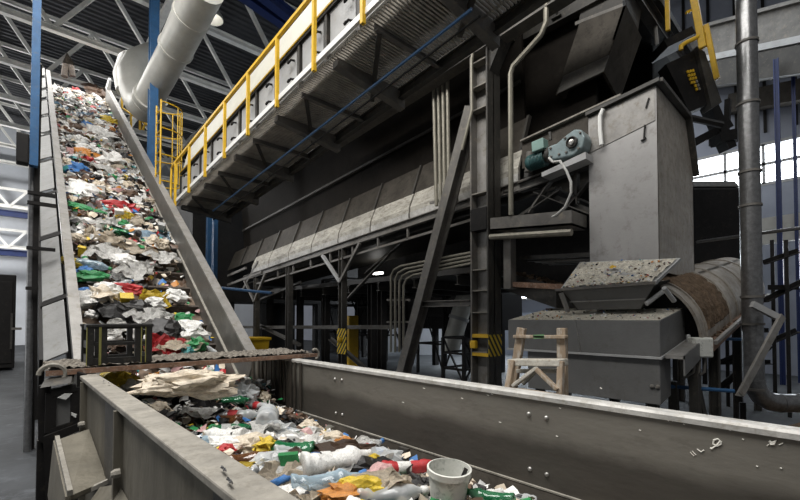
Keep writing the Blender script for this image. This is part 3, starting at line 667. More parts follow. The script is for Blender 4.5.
MB().hexa([V(BX+.1,yb-.26,zm-.24),V(BX+.1,yb-.24,zm-.24),V(BX+.1,yb-.24,zm+.03),V(BX+.1,yb-.26,zm+.03)],[p+V(DX-.1,0,sl*(DX-.1)) for p in (V(BX+.1,yb-.24,zm-.2),V(BX+.1,yb-.22,zm-.2),V(BX+.1,yb-.22,zm+.03),V(BX+.1,yb-.24,zm+.03))]).build('side_skirt', MT['boxp'], t)
def lid(u,v): 
    x = BX+.01+(DX-.02)*u; y = yb+.01+(ya-yb-.02)*v
    return V(x,y,zt_+sl*(x-BX)+.004+.02*abs(noise.noise(V(x*6,y*6,1)))*u)
tag(MB().grid(lid,30,50).build('dirt_layer', MT['debris'], t), kind='stuff')
for k,(xx,yy) in enumerate(((BX+.2,yb+.15),(BX+.2,ya-.5),(BX+1.2,yb+.15),(BX+1.2,ya-.5))):
    MB().box((xx-.06,yy-.06,0),(xx+.06,yy+.06,zl+.02+sl*(xx-BX))).build('leg', MT['steel_dark'], t)
MB().bar(at(575,320,X=BX-.006),at(581,353,X=BX-.006),.006,.012,X).build('weld_seam', MT['wallplate'], t)
for yy in (yb+.12,yb+.05): MB().lathe([(.03,0),(.03,.02),(.015,.04)],(BX+.05,yy,zl+.25),-X,8).build('bolt', MT['steel_mid'], t)

r0, r1 = at(560,290,X=6.95), at(655,283,X=6.95)
b0, b1 = at(577,310,X=7.12), at(640,309,X=7.12)
t0_, t1_ = at(580,262,X=7.45), at(681,258,X=7.45)
t = thing('flared_hopper', 'flared steel hopper with a dirt covered sloping back plate under the grey chute', 'hopper', (7.1,(r0.y+r1.y)/2,b0.z))
MB().hexa([r0,r1,b1,b0],[p+V(.03,0,.0) for p in (r0,r1,b1,b0)]).build('front_plate', MT['boxp'], t)
mid = [r0.lerp(b0,.6),r1.lerp(b1,.6)]
MB().bar(mid[0]-X*.01,mid[1]-X*.01,.02,.02).build('fold_line', MT['wallplate'], t)
MB().bar(r0+V(-.03,.06,0),r1+V(-.03,-.03,0),.08,.04).build('rim', MT['steel_mid'], t)
MB().hexa([r0+V(.0,0,.01),r1+V(.0,0,.01),t1_,t0_],[p+V(.03,0,-.03) for p in (r0,r1,t1_,t0_)]).build('back_plate', MT['panel'], t)
def dirt(u,v):
    p = r0.lerp(r1,.03+.94*v).lerp(t0_.lerp(t1_,.02+.96*v),.02+.92*u)
    return p+V(-.01,0,.014)+V(-.02,0,.05)*abs(noise.noise(p*9))*(1.15-u)
tag(MB().grid(dirt,24,44).build('dirt_layer', MT['debris'], t), kind='stuff')
MB().hexa([r0,b0,b0+V(.8,0,.05),r0+V(.8,0,.1)],[p+V(0,-.03,0) for p in (r0,b0,b0+V(.8,0,.05),r0+V(.8,0,.1))]).build('side_plate', MT['steel_dark'], t)
rb = [r1,b1,b1+V(.8,0,.1),r1+V(.8,0,.1)]
MB().hexa(rb,[p+V(0,.03,0) for p in rb]).build('side_plate', MT['steel_black'], t)
for a,b in (((646,304),(665,290)),((664,288),(674,301))): MB().tube(at(*a,X=7.0),at(*b,X=7.25),.035,8).build('latch_rod', MT['panel'], t, True)
MB().bar(at(561,293,X=6.9),at(568,312,X=7.0),.06,.06).build('corner_strut', MT['wallplate'], t)
MB().hexa(*[[at(x,y,X=xx) for x,y in ((636,287),(645,273),(657,274),(655,283))] for xx in (7.14,7.2)]).build('dark_flap', MT['rubber'], t)
for (px,py,c) in ((613,268,'yellow'),(654,274,'yellow'),(574,276,'yellow')):
    p = at(px,py,X=7.2); m = MB()
    m.grid(lambda u,v: p+V(-.02+.05*u,.05*(v-.5)*2,.045*u-.0+.01*math.sin(7*v+3*u)),4,5)
    tag(m.build('paper_scrap', MT['yellow']), {613:'yellow scrap lying high in the middle of the dirty hopper plate',654:'yellow scrap at the right end of the dirty hopper plate beside the black flap',574:'tiny yellow scrap at the left edge of the dirty hopper plate'}[px], 'scrap', 'yellow scraps on the hopper plate')

# ------------------------------------------------------------------ inclined drum tube going away to the right
t = thing('drum_conveyor', 'big dusty inclined drum caked with brown dirt, right of the flared hopper', 'drum', (7.2,1.9,2.3))
c0 = at(643,338,X=7.55); dv = V(1,0,.155).normalized(); RY, RZ_ = .80, .92
side = -Y; u_ = side.cross(dv).normalized(); u_ = u_ if u_.z > 0 else -u_
def dr(s, deg, k=0):
    a = math.radians(deg); return c0+dv*s+side*(math.cos(a)*(RY+k))+u_*(math.sin(a)*(RZ_+k))
def arc(s, k0, k1, n=40): return [dr(s,-6+192*i/n,k1) for i in range(n+1)]+[dr(s,-6+192*i/n,k0) for i in range(n,-1,-1)]
def arcring(s0_, s1_, k0, k1): 
    m = MB()
    n = 40
    for i in range(n):
        a0, a1 = -6+192*i/n, -6+192*(i+1)/n
        m.hexa([dr(s0_,a0,k0),dr(s0_,a1,k0),dr(s0_,a1,k1),dr(s0_,a0,k1)],[dr(s1_,a0,k0),dr(s1_,a1,k0),dr(s1_,a1,k1),dr(s1_,a0,k1)])
    bmesh.ops.remove_doubles(m.bm, verts=m.bm.verts[:], dist=.0005); return m
arcring(0,7,-.04,0).build('drum_shell', MT['drum'], t, True)
for s in (.27,2.15,2.9,4.2,5.6): arcring(s-.02,s+.02,-.01,.025).build('drum_ring', MT['drum'], t, True)
m = MB(); m.hexa([dr(.25,-6+192*i/30,-.045) for i in range(31)],[dr(.28,-6+192*i/30,-.045) for i in range(31)]); m.build('dark_mouth', MT['steel_black'], t)  # black panel whose colour stands for the shade inside the open drum end
m = MB()
def cake(u,v):
    s = .34+1.7*v + .12*noise.noise(V(u*5,v*2,3)); a = 4+150*u
    k = .012+.06*abs(noise.noise(V(u*11,v*11,0)))+.02*noise.noise(V(u*30,v*30,4))
    if u in (0,1) or v in (0,1): k = -.012
    return dr(s,a,k)
tag(m.grid(cake,60,50).build('caked_dirt', MT['brown_dirt'], t), kind='stuff')
q0, q1 = dr(.2,-6,.03), dr(6.5,-6,.03)
MB().bar(q0-Z*.05,q1-Z*.05,.14,.12).build('support_beam', MT['rust'], t)
MB().bar(q0+V(0,-.09,.02),q1+V(0,-.09,.02),.05,.05).build('support_beam', MT['wallplate'], t)
m = MB()
for k in range(110):
    p = q0.lerp(q1,R.random()**1.5)+V(0,R.uniform(-.08,.05),.03); s = R.uniform(.01,.035); m.lathe([(s*.6,-s*.3),(s,0),(s*.4,s*.6)],p,V(R.uniform(-1,1),R.uniform(-1,1),1),5)
tag(m.build('dirt_crumbs', MT['brown_dirt'], t), kind='stuff')
for s in (.9,3.0,5.6):
    for a_ in (-6,186):
        p = dr(s,a_,-.02); MB().ibeam((p.x,p.y,0),(p.x,p.y,p.z-.05),.14,.14,.02,Y).build('leg', MT['steel_dark'], t)
# dark bin behind the chute
a, b, c = at(697,190,t=12.5), at(741,186,t=12.5), at(697,262,t=12.5)
t = thing('surge_bin', 'large dark bin between the grey chute and the vertical pipe, below the windows', 'bin', (a.x,a.y,c.z))
q = [a-V(.5,-.5,0),b,b+V(1.2,1.2,0),a+V(.7,1.7,0)]
MB().hexa([V(p.x,p.y,c.z-.3) for p in q],[V(p.x,p.y,a.z+.1) for p in q]).build('bin_body', MT['steel_black'], t, bev=.08)
MB().hexa([V(p.x,p.y,a.z+.1) for p in q],[V(p.x+.15,p.y+.15,a.z+.35) for p in q]).build('bin_lid', MT['steel_dark'], t, bev=.05)
for p in q: MB().bar(V(p.x,p.y,0),V(p.x,p.y,c.z-.25),.12,.12).build('leg', MT['steel_black'], t)
# ------------------------------------------------------------------ vertical pipe
px_ = at(750,200,t=7.4); bz = .86
t = thing('vent_pipe', 'tall vertical galvanized pipe with clamps and an elbow at its foot, right side', 'pipe', (px_.x,px_.y,bz))
pp = V(px_.x,px_.y,0)
MB().tube(pp+Z*(bz+.25),pp+Z*11,.152,24).build('pipe_shaft', MT['pipe'], t, True)
MB().tube(pp+rt*.17+Z*(bz+.4)+fwd*.05,pp+rt*.17+Z*11+fwd*.05,.055,12).build('side_pipe', MT['pipe'], t, True)
e1 = [pp+Z*(bz+.27),pp+Z*(bz+.12)+rt*.03,pp+Z*(bz-.02)+rt*.12,pp+Z*(bz-.11)+rt*.27,pp+Z*(bz-.14)+rt*.45,pp+Z*(bz-.14)+rt*2.2]
MB().path(e1,.158,22).build('elbow', MT['pipe'], t, True)
for yy in (41,103,172,206,297,324,388): 
    z_ = at(750,yy,t=7.4).z; MB().lathe([(.155,-.02),(.172,-.02),(.172,.02),(.155,.02)],pp+Z*z_,Z,24).build('pipe_clamp', MT['steel_mid'], t, True)
for k in range(3): 
    q = pp+Z*(bz-.14)+rt*(.45+.3*k); MB().lathe([(.16,-.012),(.168,-.012),(.168,.012),(.16,.012)],q,rt,22).build('seam', MT['pipe'], t, True)
MB().tube(pp+V(.3,.2,0),pp+V(.3,.2,bz-.2),.05,8).build('floor_stand', MT['steel_black'], t)
tag(MB().tube(at(697,242,t=9.0),at(815,226,t=7.0),.032,8).build('hand_rail', MT['pipe'],smooth=True), 'thin grey rail crossing in front of the vertical pipe', 'rail')
a, b = at(752,304,t=7.0), at(781,319,t=7.0)
tag(MB().bar(a,b,.07,.1).build('strut', MT['panel']), 'short pale strut leaning off the vertical pipe', 'strut')
a, b = at(779,316,t=6.9), at(737,394,t=6.6)
tag(MB().angle(a,b,.12,.12,.02).build('strut', MT['wallplate']), 'long dusty strut leaning in front of the vertical pipe foot', 'strut')
tag(MB().tube(at(664,386,t=6.6),at(734,391,t=6.5),.03,8).build('service_pipe', MT['blue'],smooth=True), 'blue pipe low between the feed box and the leaning strut', 'pipe')
tag(MB().tube(at(700,338,t=7.9),at(762,340,t=7.9),.03,8).build('service_pipe', MT['blue'],smooth=True), 'thin blue pipe behind the foot of the vertical pipe', 'pipe')
# junction box
p = at(700,352,t=6.3); t = thing('junction_box', 'pale grey electrical box on a dark post under the drum', 'electrical box', (p.x,p.y,p.z-.1))
MB().bar(V(p.x+.05,p.y+.08,0),V(p.x+.05,p.y+.08,p.z+.1),.2,.12,Y).build('post', MT['steel_dark'], t)
def cb(c, w, d, h): 
    return MB().prism([c-rt*w/2-fw0*d/2-Z*h/2,c+rt*w/2-fw0*d/2-Z*h/2,c+rt*w/2+fw0*d/2-Z*h/2,c-rt*w/2+fw0*d/2-Z*h/2],(0,0,h))
bx_ = cb(p+Z*.07,.30,.14,.30).build('box', MT['bucket'], t, bev=.015)
cb(p+Z*.07-fw0*.08,.27,.03,.27).build('cover', MT['bucket'], t, bev=.012)
for k in range(3): MB().path([p+rt*(-.08+.08*k)-Z*.08,p+rt*(-.1+.08*k)-Z*.3,p+rt*(-.2+.08*k)-Z*.42+fw0*.1],.018,6).build('cable', MT['steel_mid'], t, True)
MB().path([at(688,335,t=6.4),at(690,350,t=6.3),at(692,360,t=6.3),at(689,370,t=6.4)],.03,6).build('cable_loop', MT['panel'], t, True)
tag(MB().ibeam(at(690,362,t=6.8),at(704,430,t=6.6),.14,.14,.02,Y).build('strut', MT['steel_dark']), 'dark leaning strut under the drum beside the electrical box', 'strut')
# dark frames at the far right
t = thing('stair_frame', 'black scaffold like stair frame at the right edge behind the vertical pipe', 'frame', at(782,400,t=10))
for px,tt in ((772,10),(786,9.4),(727,10.5)):
    q = at(px,240 if px>740 else 330,t=tt); MB().bar(V(q.x,q.y,0),V(q.x,q.y,q.z),.07,.07).build('post', MT['steel_black'], t)
for a,b,tt in (((765,262),(800,250),9.4),((722,362),(798,330),10),((700,330),(770,330),10.5),((712,395),(770,345),10),((712,362),(772,362),10.5),((765,300),(805,280),9.4),((770,287),(800,287),9.4)):
    MB().angle(at(*a,t=tt),at(*b,t=tt),.1,.1,.02).build('crossbar', MT['steel_black'], t)
MB().box((10.5,-1.2,.55),(16,.6,.7)).build('landing', MT['steel_dark'], t)
q = at(760,232,t=14); 
tag(MB().bar(at(742,235,t=15),at(830,222,t=14.5),.5,.9).build('air_duct', MT['duct']), 'pale horizontal box duct below the dark blue rail at the right', 'duct')
# caked dirt pile on the floor right
q = at(775,415,t=8.2)
def pile(u,v):
    x = 8.4+2.6*u; y = -.9+2.0*v
    return V(x,y,.03+.55*math.sin(math.pi*u)*math.sin(math.pi*v)+.08*noise.noise(V(x*3,y*3,0)))
tag(MB().grid(pile,40,30).build('dirt_pile', MT['brown_dirt']), 'heap of brown dirt on the floor under the pipe elbow', 'dirt', kind='stuff')

# inclined gallery far behind, upper right
t = thing('conveyor_gallery', 'pale edged grey gallery beam passing behind the pipe at upper right', 'gallery', at(760,50,t=15))
a, b = at(700,62,t=16.5), at(818,38,t=13.5); b = b+(b-a)*1.2
MB().hexa([a,b,b+Z*1.3,a+Z*1.3],[p+V(2,1.5,0) for p in (a,b,b+Z*1.3,a+Z*1.3)]).build('gallery_body', MT['steel_mid'], t)
MB().bar(a-fw0*.1,b-fw0*.1,.25,.22).build('lower_flange', MT['panel'], t)
MB().bar(a-fw0*.06-Z*.6,b-fw0*.06-Z*.7,.2,.9).build('under_beam', MT['steel_dark'], t)
MB().bar(a-fw0*.1+Z*1.3,b-fw0*.1+Z*1.3,.25,.12).build('upper_flange', MT['steel_mid'], t)
a, b = at(730,105,t=17.5), at(815,88,t=15)
tag(MB().bar(a,b,.5,.75).build('roller_beam', MT['brown_plate']), 'dark dusty beam just below the grey gallery beam at upper right', 'beam')
tag(MB().bar(at(735,118,t=19),at(815,88,t=18.6),.2,.25).build('sloping_beam', MT['panel']), 'pale sloping beam in front of the wall above the windows', 'beam')

# yellow stair, upper right
t = thing('access_stair', 'black steel stair with yellow handrails above the grey chute', 'stair', at(695,100,t=9))
for p_,q_,w in (((692,-12),(703,48),.13),((706,25),(717,79),.10),((667,-6),(668,31),.08)):
    MB().bar(at(*p_,t=9),at(*q_,t=9),w,w,X).build('stringer_rail', MT['yellow'], t, bev=.01)
MB().path([at(704,34,t=9),at(685,43,t=9),at(681,46,t=9),at(681,50,t=9)],.045,8).build('grab_rail', MT['yellow'], t, True)
MB().bar(at(686,13,t=9.1),at(694,9,t=9.1),.05,.05).build('grab_rail', MT['yellow'], t)
def qd(pts, tt, th): 
    f = [at(x,y,t=tt) for x,y in pts]; return MB().hexa(f,[p+fw0*th for p in f])
qd([(666,64),(700,48),(717,100),(690,112)],9.3,.3).build('stair_box', MT['steel_black'], t)
qd([(697,46),(705,52),(722,102),(712,108)],9.2,.3).build('stair_side', MT['steel_dark'], t)
qd([(664,40),(692,26),(696,33),(668,47)],9.2,.6).build('landing', MT['steel_black'], t)
for k in range(5):
    for j in range(6): 
        x, y = 687+2.6*k+1.25*j, 70.5+3.6*j-.55*k
        if j>3 and k==0: continue
        f = [at(x+u,y+v,t=9.25) for u,v in ((0,0),(1.7,-.6),(2.5,1.9),(.8,2.5))]
        if k in (0,1,2) and (k!=2 or j<3): MB().hexa(f,[p+fw0*.03 for p in f]).build('tread_slot', MT['yellow'], t)
        elif k==2: MB().hexa(f,[p+fw0*.03 for p in f]).build('tread_slot', MT['wallplate'], t)
MB().path([at(645,5,t=9.1),at(655,22,t=9.1),at(657,45,t=9.1)],.04,6).build('hose', MT['steel_mid'], t, True)
MB().path([at(668,100,t=9.0),at(690,118,t=9.0),at(722,125,t=9.0)],.07,6).build('hose', MT['steel_black'], t, True)
t = thing('lamp_bracket', 'dark bracket hanging between the grey chute and the pipe above the windows', 'bracket', at(722,130,t=10))
for a,b,w in (((708,105),(728,150),.3),((690,145),(728,125),.25),((715,140),(740,135),.35),((728,100),(727,122),.16)): MB().bar(at(*a,t=10),at(*b,t=10),w,w*.7).build('arm', MT['steel_black'], t)

# ------------------------------------------------------------------ wooden step stand
t = thing('step_stand', 'weathered wooden step stand leaning behind the trough wall', 'step stand', at(538,400,X=5.6))
WX = 5.6
def wb(a,b,w,d,name='leg',m='wood',x0=WX,x1=None):
    p, q = at(*a,X=x0), at(*b,X=x1 if x1 is not None else x0)
    return MB().bar(p,q,w,d,X).build(name, MT[m], t, bev=.012)
def down(p,q): 
    f = q-p; return p+f*((p.z)/(p.z-q.z))
pl, plb = at(522,328,X=WX), at(517,360,X=WX)
prt, prb = at(562,328,X=WX), at(563,398,X=WX)
for a, b, nm in ((pl,plb,'left'),(prt,prb,'right')):
    MB().bar(a,down(a,b),.13,.08,X).build('rear_leg', MT['wood'], t, bev=.012)
wb((514.5,336.5),(567,337),.05,.10,'top_rail','wood',WX-.06)
wb((512,362),(564,362.5),.09,.26,'step_board','wood_pale',WX-.3)
fl0, fr0 = at(513,360,X=WX-.42), at(561,361,X=WX-.38)
for a,b in ((fl0,at(507,394,X=WX-.5)),(fr0,at(560,398,X=WX-.42))):
    MB().bar(a,down(a,b),.08,.08,X).build('front_leg', MT['wood'], t, bev=.012)
wb((513,386),(537,368),.05,.08,'brace','wood_pale',WX-.46); wb((536,369),(558,390),.05,.08,'brace','wood',WX-.46)
wb((517,371),(557,371),.06,.07,'lower_rail','wood_pale',WX-.1); wb((512,389),(560,396),.05,.08,'lower_rail','wood',WX-.46)
wb((523,384),(538,369),.05,.06,'brace','wood_pale',WX-.15)
q = [at(x,y,X=WX-.1) for x,y in ((533,335),(544,334),(545,338),(534,339))]
MB().hexa(q,[p-X*.01 for p in q]).build('green_paint_patch', mat('faded green paint',(.14,.26,.13),.8), t)

# ------------------------------------------------------------------ foreground trough
TL, TR, RZ = .67, 2.90, 1.6
ye = 6.7
t = thing('loading_trough', 'long steel loading trough with worn inner wall in the foreground', 'trough', (1.8,3,0))
def ext(poly, y0=-1.4, y1=ye): return [V(x,y0,z) for x,z in poly],[V(x,y1,z) for x,z in poly]
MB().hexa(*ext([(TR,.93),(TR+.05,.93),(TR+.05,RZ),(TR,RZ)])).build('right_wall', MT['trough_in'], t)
MB().hexa(*ext([(TR-.015,RZ-.01),(TR+.10,RZ-.01),(TR+.10,RZ+.035),(TR+.0,RZ+.035),(TR-.015,RZ+.02)])).build('right_rim', MT['rim'], t)
MB().hexa(*ext([(TR-.016,.94),(TR+.01,.94),(TR+.01,.955),(TR-.016,.952)])).build('wall_ledge', MT['rim_d'], t)
MB().hexa(*ext([(TR-.012,.935),(TR,.935),(TR-.10,.55),(TR-.15,.55)])).build('sealing_skirt', MT['brown_plate'], t)
MB().hexa(*ext([(TL-.1,.45),(TL-.02,.45),(TL-.02,RZ),(TL-.1,RZ)])).build('left_wall', MT['trough_out'], t)
MB().hexa(*ext([(TL-.135,RZ-.01),(TL+.015,RZ-.01),(TL+.015,RZ+.03),(TL-.135,RZ+.03)])).build('left_rim', MT['rim_d'], t, bev=.008)
MB().hexa(*ext([(TL,.50),(TR-.1,.50),(TR-.1,.56),(TL,.56)])).build('belt', MT['rubber'], t)
for yy in (1.0,3.3,5.0):
    MB().box((TL-.15,yy-.02,.45),(TL-.1,yy+.02,RZ-.01)).build('stiffener', MT['trough_out'], t)
    MB().box((TL-.11,yy+.05,.45),(TL-.1,yy+.6,RZ-.01)).build('stiffener_plate', MT['steel_dark'], t)
    for zz in (1.2,.9): MB().lathe([(.03,0),(.03,.03),(.018,.05)],(TL-.12,yy-.06,zz),-X,8).build('bolt', MT['rim_d'], t)
for yy in (0,3,6):
    for xx in (TL-.05,TR): MB().box((xx-.06,yy-.06,0),(xx+.06,yy+.06,.93 if xx>1 else .45)).build('leg', MT['steel_dark'], t)
for px,py in ((529,414),(546.5,418),(530,469),(547,474.5),(507.5,482.5),(335,379),(342,380),(336,413),(342.5,414.5),(327,422),(351.5,430.5),(424,386),(462,398)):
    p = at(px,py,X=TR)
    if (px,py) in ((424,386),(462,398)): continue
    MB().lathe([(.018,0),(.017,.006),(.012,.013),(.004,.016)],p,-X,12).build('bolt_head', MT['chrome'], t, True)
def mark(pts, w=.006):
    q = [at(x,y,X=TR-.002) for x,y in pts]
    MB().path(q,w*.62,5).build('scratch_mark', MT['scratch'], t)
mark([(711,449),(714,447),(717,445),(720,441),(718,439),(714,440),(713,444),(717,446),(721,444),(721,441)],.008); mark([(710,448),(713,449)]); mark([(697,449),(701,452),(704,450)],.005); mark([(690,452),(694,456)],.004); mark([(692,451),(696,455)],.004)
mark([(769,441),(772,443),(776,441),(774,444),(770,444)],.011); mark([(779,445),(783,443)],.004); mark([(767,446),(769,444)],.004); mark([(666,419),(669,421)],.006); mark([(672,421),(675,420)],.006)
for x,y in ((684,424),(730,430),(743,439),(781,468),(757,466),(424,388),(403,402),(462,398),(488,395),(492,394),(601,388),(557,436),(640,430),(560,408),(500,422)): mark([(x-1,y),(x+1,y+.6)],.005)
# slanting service trays outside the left wall
t2 = thing('side_tray', 'slanting dusty steel tray bolted outside the near left trough wall', 'tray', (.4,4,0.9))
q = [at(57,440,X=.33),at(89,429,X=.565),at(107,480,X=.565),at(70,496,X=.33)]
MB().hexa(q,[p-Z*.03 for p in q]).build('tray_floor', MT['trough_out'], t2)
q2 = [q[0],q[3],q[3]-Z*.45-X*.03,q[0]-Z*.45-X*.03]; MB().hexa(q2,[p-X*.025 for p in q2]).build('tray_side', MT['trough_out'], t2)
MB().bar(q[0]+Z*.02,q[3]+Z*.02,.03,.04).build('tray_lip', MT['rim_d'], t2)
q = [at(100,487,X=.5),at(119,484,X=.565),at(131,505,X=.565),at(85,508,X=.42)]
MB().hexa(q,[p-Z*.03 for p in q]).build('lower_shelf', MT['trough_out'], t2)
MB().bar(at(66,501,X=.32),at(108,481,X=.56),.03,.03).build('tray_lip', MT['rim_d'], t2)
t3 = thing('guard_box', 'black framed guard with a grey window plate below the walkway end', 'guard', (.3,5.2,.5))
q = [at(51,393,Y=5.2),at(76,387,Y=5.2),at(75,424,Y=5.2),at(50,432,Y=5.2)]
MB().hexa(q,[p+V(.02,.02,0) for p in q]).build('window_plate', MT['boxp'], t3)
for i,j in ((0,1),(1,2),(2,3),(3,0)): MB().bar(q[i],q[j],.08,.07).build('frame_bar', MT['steel_black'], t3)
q = [at(38,386,Y=5.25),at(48,384,Y=5.25),at(47,446,Y=5.25),at(38,440,Y=5.25)]
MB().hexa(q,[p+V(.03,.1,0) for p in q]).build('side_plate', MT['steel_black'], t3)
q = [at(43,437,Y=5.1),at(88,420,Y=5.1),at(86,428,Y=5.1),at(58,440,Y=5.1),at(56,505,Y=5.1),at(46,505,Y=5.1)]
MB().hexa(q,[p+V(.03,.1,0) for p in q]).build('lower_plate', MT['steel_black'], t3)
q = [at(77,372,Y=5.2),at(88,376,Y=5.2),at(88,430,Y=5.2),at(76,432,Y=5.2)]
MB().hexa(q,[p+V(.03,.1,0) for p in q]).build('upper_plate', MT['steel_black'], t3)
q = [at(45,379,Y=5.3),at(72,375,Y=5.3),at(71,383,Y=5.12),at(40,388,Y=5.12)]
MB().hexa(q,[p+V(.03,.1,0) for p in q]).build('ledge', MT['steel_dark'], t3)
q = at(44,440,Y=5.3); MB().box((q.x-.05,5.3,0),(q.x+.06,5.4,q.z)).build('leg', MT['steel_black'], t3)
for i,(pts) in enumerate((((57,398),(64,393),(73,393),(66,400)),((71,412),(77,414),(76,418),(71,415)))):
    pp_ = [at(x,y,Y=5.17) for x,y in pts]; c_ = sum(pp_,Vector())/4
    m = MB().hexa(pp_,[p+V(-.0,-.015,.0)+(c_-p)*.15 for p in pp_])
    tag(m.build('paper_scrap', MT['white']), ('larger pointed white scrap on the grey plate of the black guard','small white scrap at the right side of the grey guard plate')[i], 'scrap', 'white scraps on the guard plate')
# orange bit on the tray
q = [at(x,y,Z=1.09) for x,y in ((61,453),(66,450),(69,451),(63,455))]
tag(MB().hexa(q,[p+V(0,0,.015) for p in q]).build('paper_scrap', mat('orange scrap',(.55,.16,.03),.7)), 'small orange scrap on the slanting side tray', 'scrap')
# dark container at left edge
a, b = at(16.5,370,Z=0), at(16.5,275,Y=at(16.5,370,Z=0).y)
t = thing('waste_container', 'tall dark waste container on the floor at the left edge', 'container', (b.x-1.5,b.y,0))
MB().box((b.x-3,b.y,.1),(b.x,b.y+5,b.z)).build('container_body', MT['steel_black'], t, bev=.04)
MB().box((b.x-2.9,b.y-.06,.3),(b.x-.1,b.y,b.z-.3)).build('door', MT['steel_black'], t, bev=.02)
MB().bar((b.x-.12,b.y-.1,.9),(b.x-.12,b.y-.1,2.4),.07,.07).build('door_bar', MT['steel_dark'], t)
MB().bar((b.x-.12,b.y-.12,1.75),(b.x+.2,b.y-.12,1.75),.08,.1).build('latch', MT['steel_mid'], t)

# ------------------------------------------------------------------ inclined belt conveyor
YAW, PI_ = math.radians(-1.5), math.radians(33.5)
O = V(1.83,6.9,1.69)
sv = V(math.sin(-YAW)*math.cos(PI_),math.cos(YAW)*math.cos(PI_),math.sin(PI_)); wv = V(math.cos(YAW),math.sin(YAW),0); nv = wv.cross(sv).normalized()
def cv(w,s,n=0): return O+wv*w+sv*s+nv*n
def cext(poly,s0,s1): return [cv(w,s0,n) for w,n in poly],[cv(w,s1,n) for w,n in poly]
HW, S0, S1 = 1.06, -.30, 21.3
BN = -.86
t = thing('incline_conveyor', 'steep inclined belt conveyor with steel side walls carrying waste upwards', 'conveyor', cv(0,S0,-.8))
MB().hexa(*cext([(HW,-1.0),(HW+.04,-1.0),(HW+.04,0),(HW,0)],S0-.1,S1)).build('right_wall', MT['wall_in'], t)
MB().hexa(*cext([(HW-.01,-.01),(HW+.16,-.01),(HW+.16,.03),(HW-.01,.03)],S0+.1,S1)).build('right_flange', MT['wallplate'], t)
MB().hexa(*cext([(HW-.03,-.52),(HW+.01,-.49),(HW+.01,-.52),(HW-.03,-.55)],S0+.1,S1)).build('inner_strip', MT['rim_d'], t)
MB().hexa(*cext([(-HW-.04,-1.0),(-HW,-1.0),(-HW,0),(-HW-.04,0)],S0-.7,S1)).build('left_wall', MT['wallplate'], t)
MB().hexa(*cext([(-HW-.13,-.01),(-HW+.01,-.01),(-HW+.01,.03),(-HW-.13,.03)],S0-.7,S1)).build('left_flange', MT['wallplate'], t)
MB().hexa(*cext([(-HW,BN-.06),(HW,BN-.06),(HW,BN),(-HW,BN)],S0-.2,S1)).build('belt', MT['belt_brown'], t)
def belt_s(px,py):
    d = ray(px,py); q = O+nv*(BN+.08); return (EYE+d*((q-EYE).dot(nv)/d.dot(nv))-O).dot(sv)
CL = [belt_s(140,y_) for y_ in (352,330,310,290.5,275,257)]
for s in CL: MB().hexa(*cext([(-HW+.04,BN),(HW-.04,BN),(HW-.04,BN+.17),(-HW+.04,BN+.17)],s,s+.06)).build('cleat', MT['rubber'], t)
s = CL[-1]+.92
while s < S1:
    MB().hexa(*cext([(-HW+.04,BN),(HW-.04,BN),(HW-.04,BN+.12),(-HW+.04,BN+.12)],s,s+.06)).build('cleat', MT['rubber'], t); s += .92
MB().hexa(*cext([(-HW-.46,-.9),(-HW-.40,-.9),(-HW-.40,-.25),(-HW-.46,-.25)],S0+.6,S1)).build('outer_frame', MT['steel_black'], t)
MB().hexa(*cext([(-HW-.1,-1.2),(HW+.2,-1.2),(HW+.2,-1.02),(-HW-.1,-1.02)],S0+.6,S1)).build('under_frame', MT['steel_black'], t)
MB().hexa(*cext([(HW+.04,-.9),(HW+.1,-.9),(HW+.1,-.5),(HW+.04,-.5)],S0+.3,S1)).build('side_beam', MT['steel_dark'], t)
def s_at(px,py):  # slope position of a pixel on the cover plane
    d = ray(px,py); q = O+nv*-.1; f = (q-EYE).dot(nv)/d.dot(nv); return (EYE+d*f-O).dot(sv)
edges = [(354,301),(296,237),(233,194.5),(190,162),(159,137),(134,119),(117,103),(101,93),(92,81.5),(80,72)]
for yb_, yt_ in edges:
    a, b = s_at(60,yb_), s_at(55,yt_)
    if b <= a: continue
    MB().hexa(*cext([(-HW-.42,-.24),(-HW-.17,-.09),(-HW-.17,-.06),(-HW-.42,-.21)],a,b)).build('cover_panel', MT['cover_grey'], t, bev=.008)
    MB().hexa(*cext([(-HW-.44,-.30),(-HW-.14,-.12),(-HW-.14,-.04),(-HW-.44,-.22)],b+.02,b+.02+max(.1,.07*(b-a)))).build('panel_rib', MT['steel_black'], t)
MB().hexa(*cext([(HW-.03,.0),(HW+.13,.0),(HW+.13,.5),(HW+.05,.5)],S1-.5,S1)).build('head_plate', MT['panel'], t)
MB().tube(cv(-HW,S1+.05,BN-.15),cv(HW,S1+.05,BN-.15),.2,18).build('head_pulley', MT['steel_dark'], t, True)
for s in (5.5,11,16.5):
    for w in (-HW-.45,HW+.15):
        p = cv(w,s,-1.1); MB().ibeam((p.x,p.y,0),(p.x,p.y,p.z),.18,.18,.02,Y).build('support_leg', MT['steel_black'], t)
# black curl of rubber at the top
tag(MB().path([cv(-.55,S1-.3,.0),cv(-.5,S1+.1,.5),cv(-.42,S1+.1,.9),cv(-.33,S1+.1,.6),cv(-.25,S1-.2,.1)],.13,8).build('rubber_curl', MT['rubber'],smooth=True), 'dark curl of rubber sticking up at the top end of the incline conveyor', 'rubber piece')

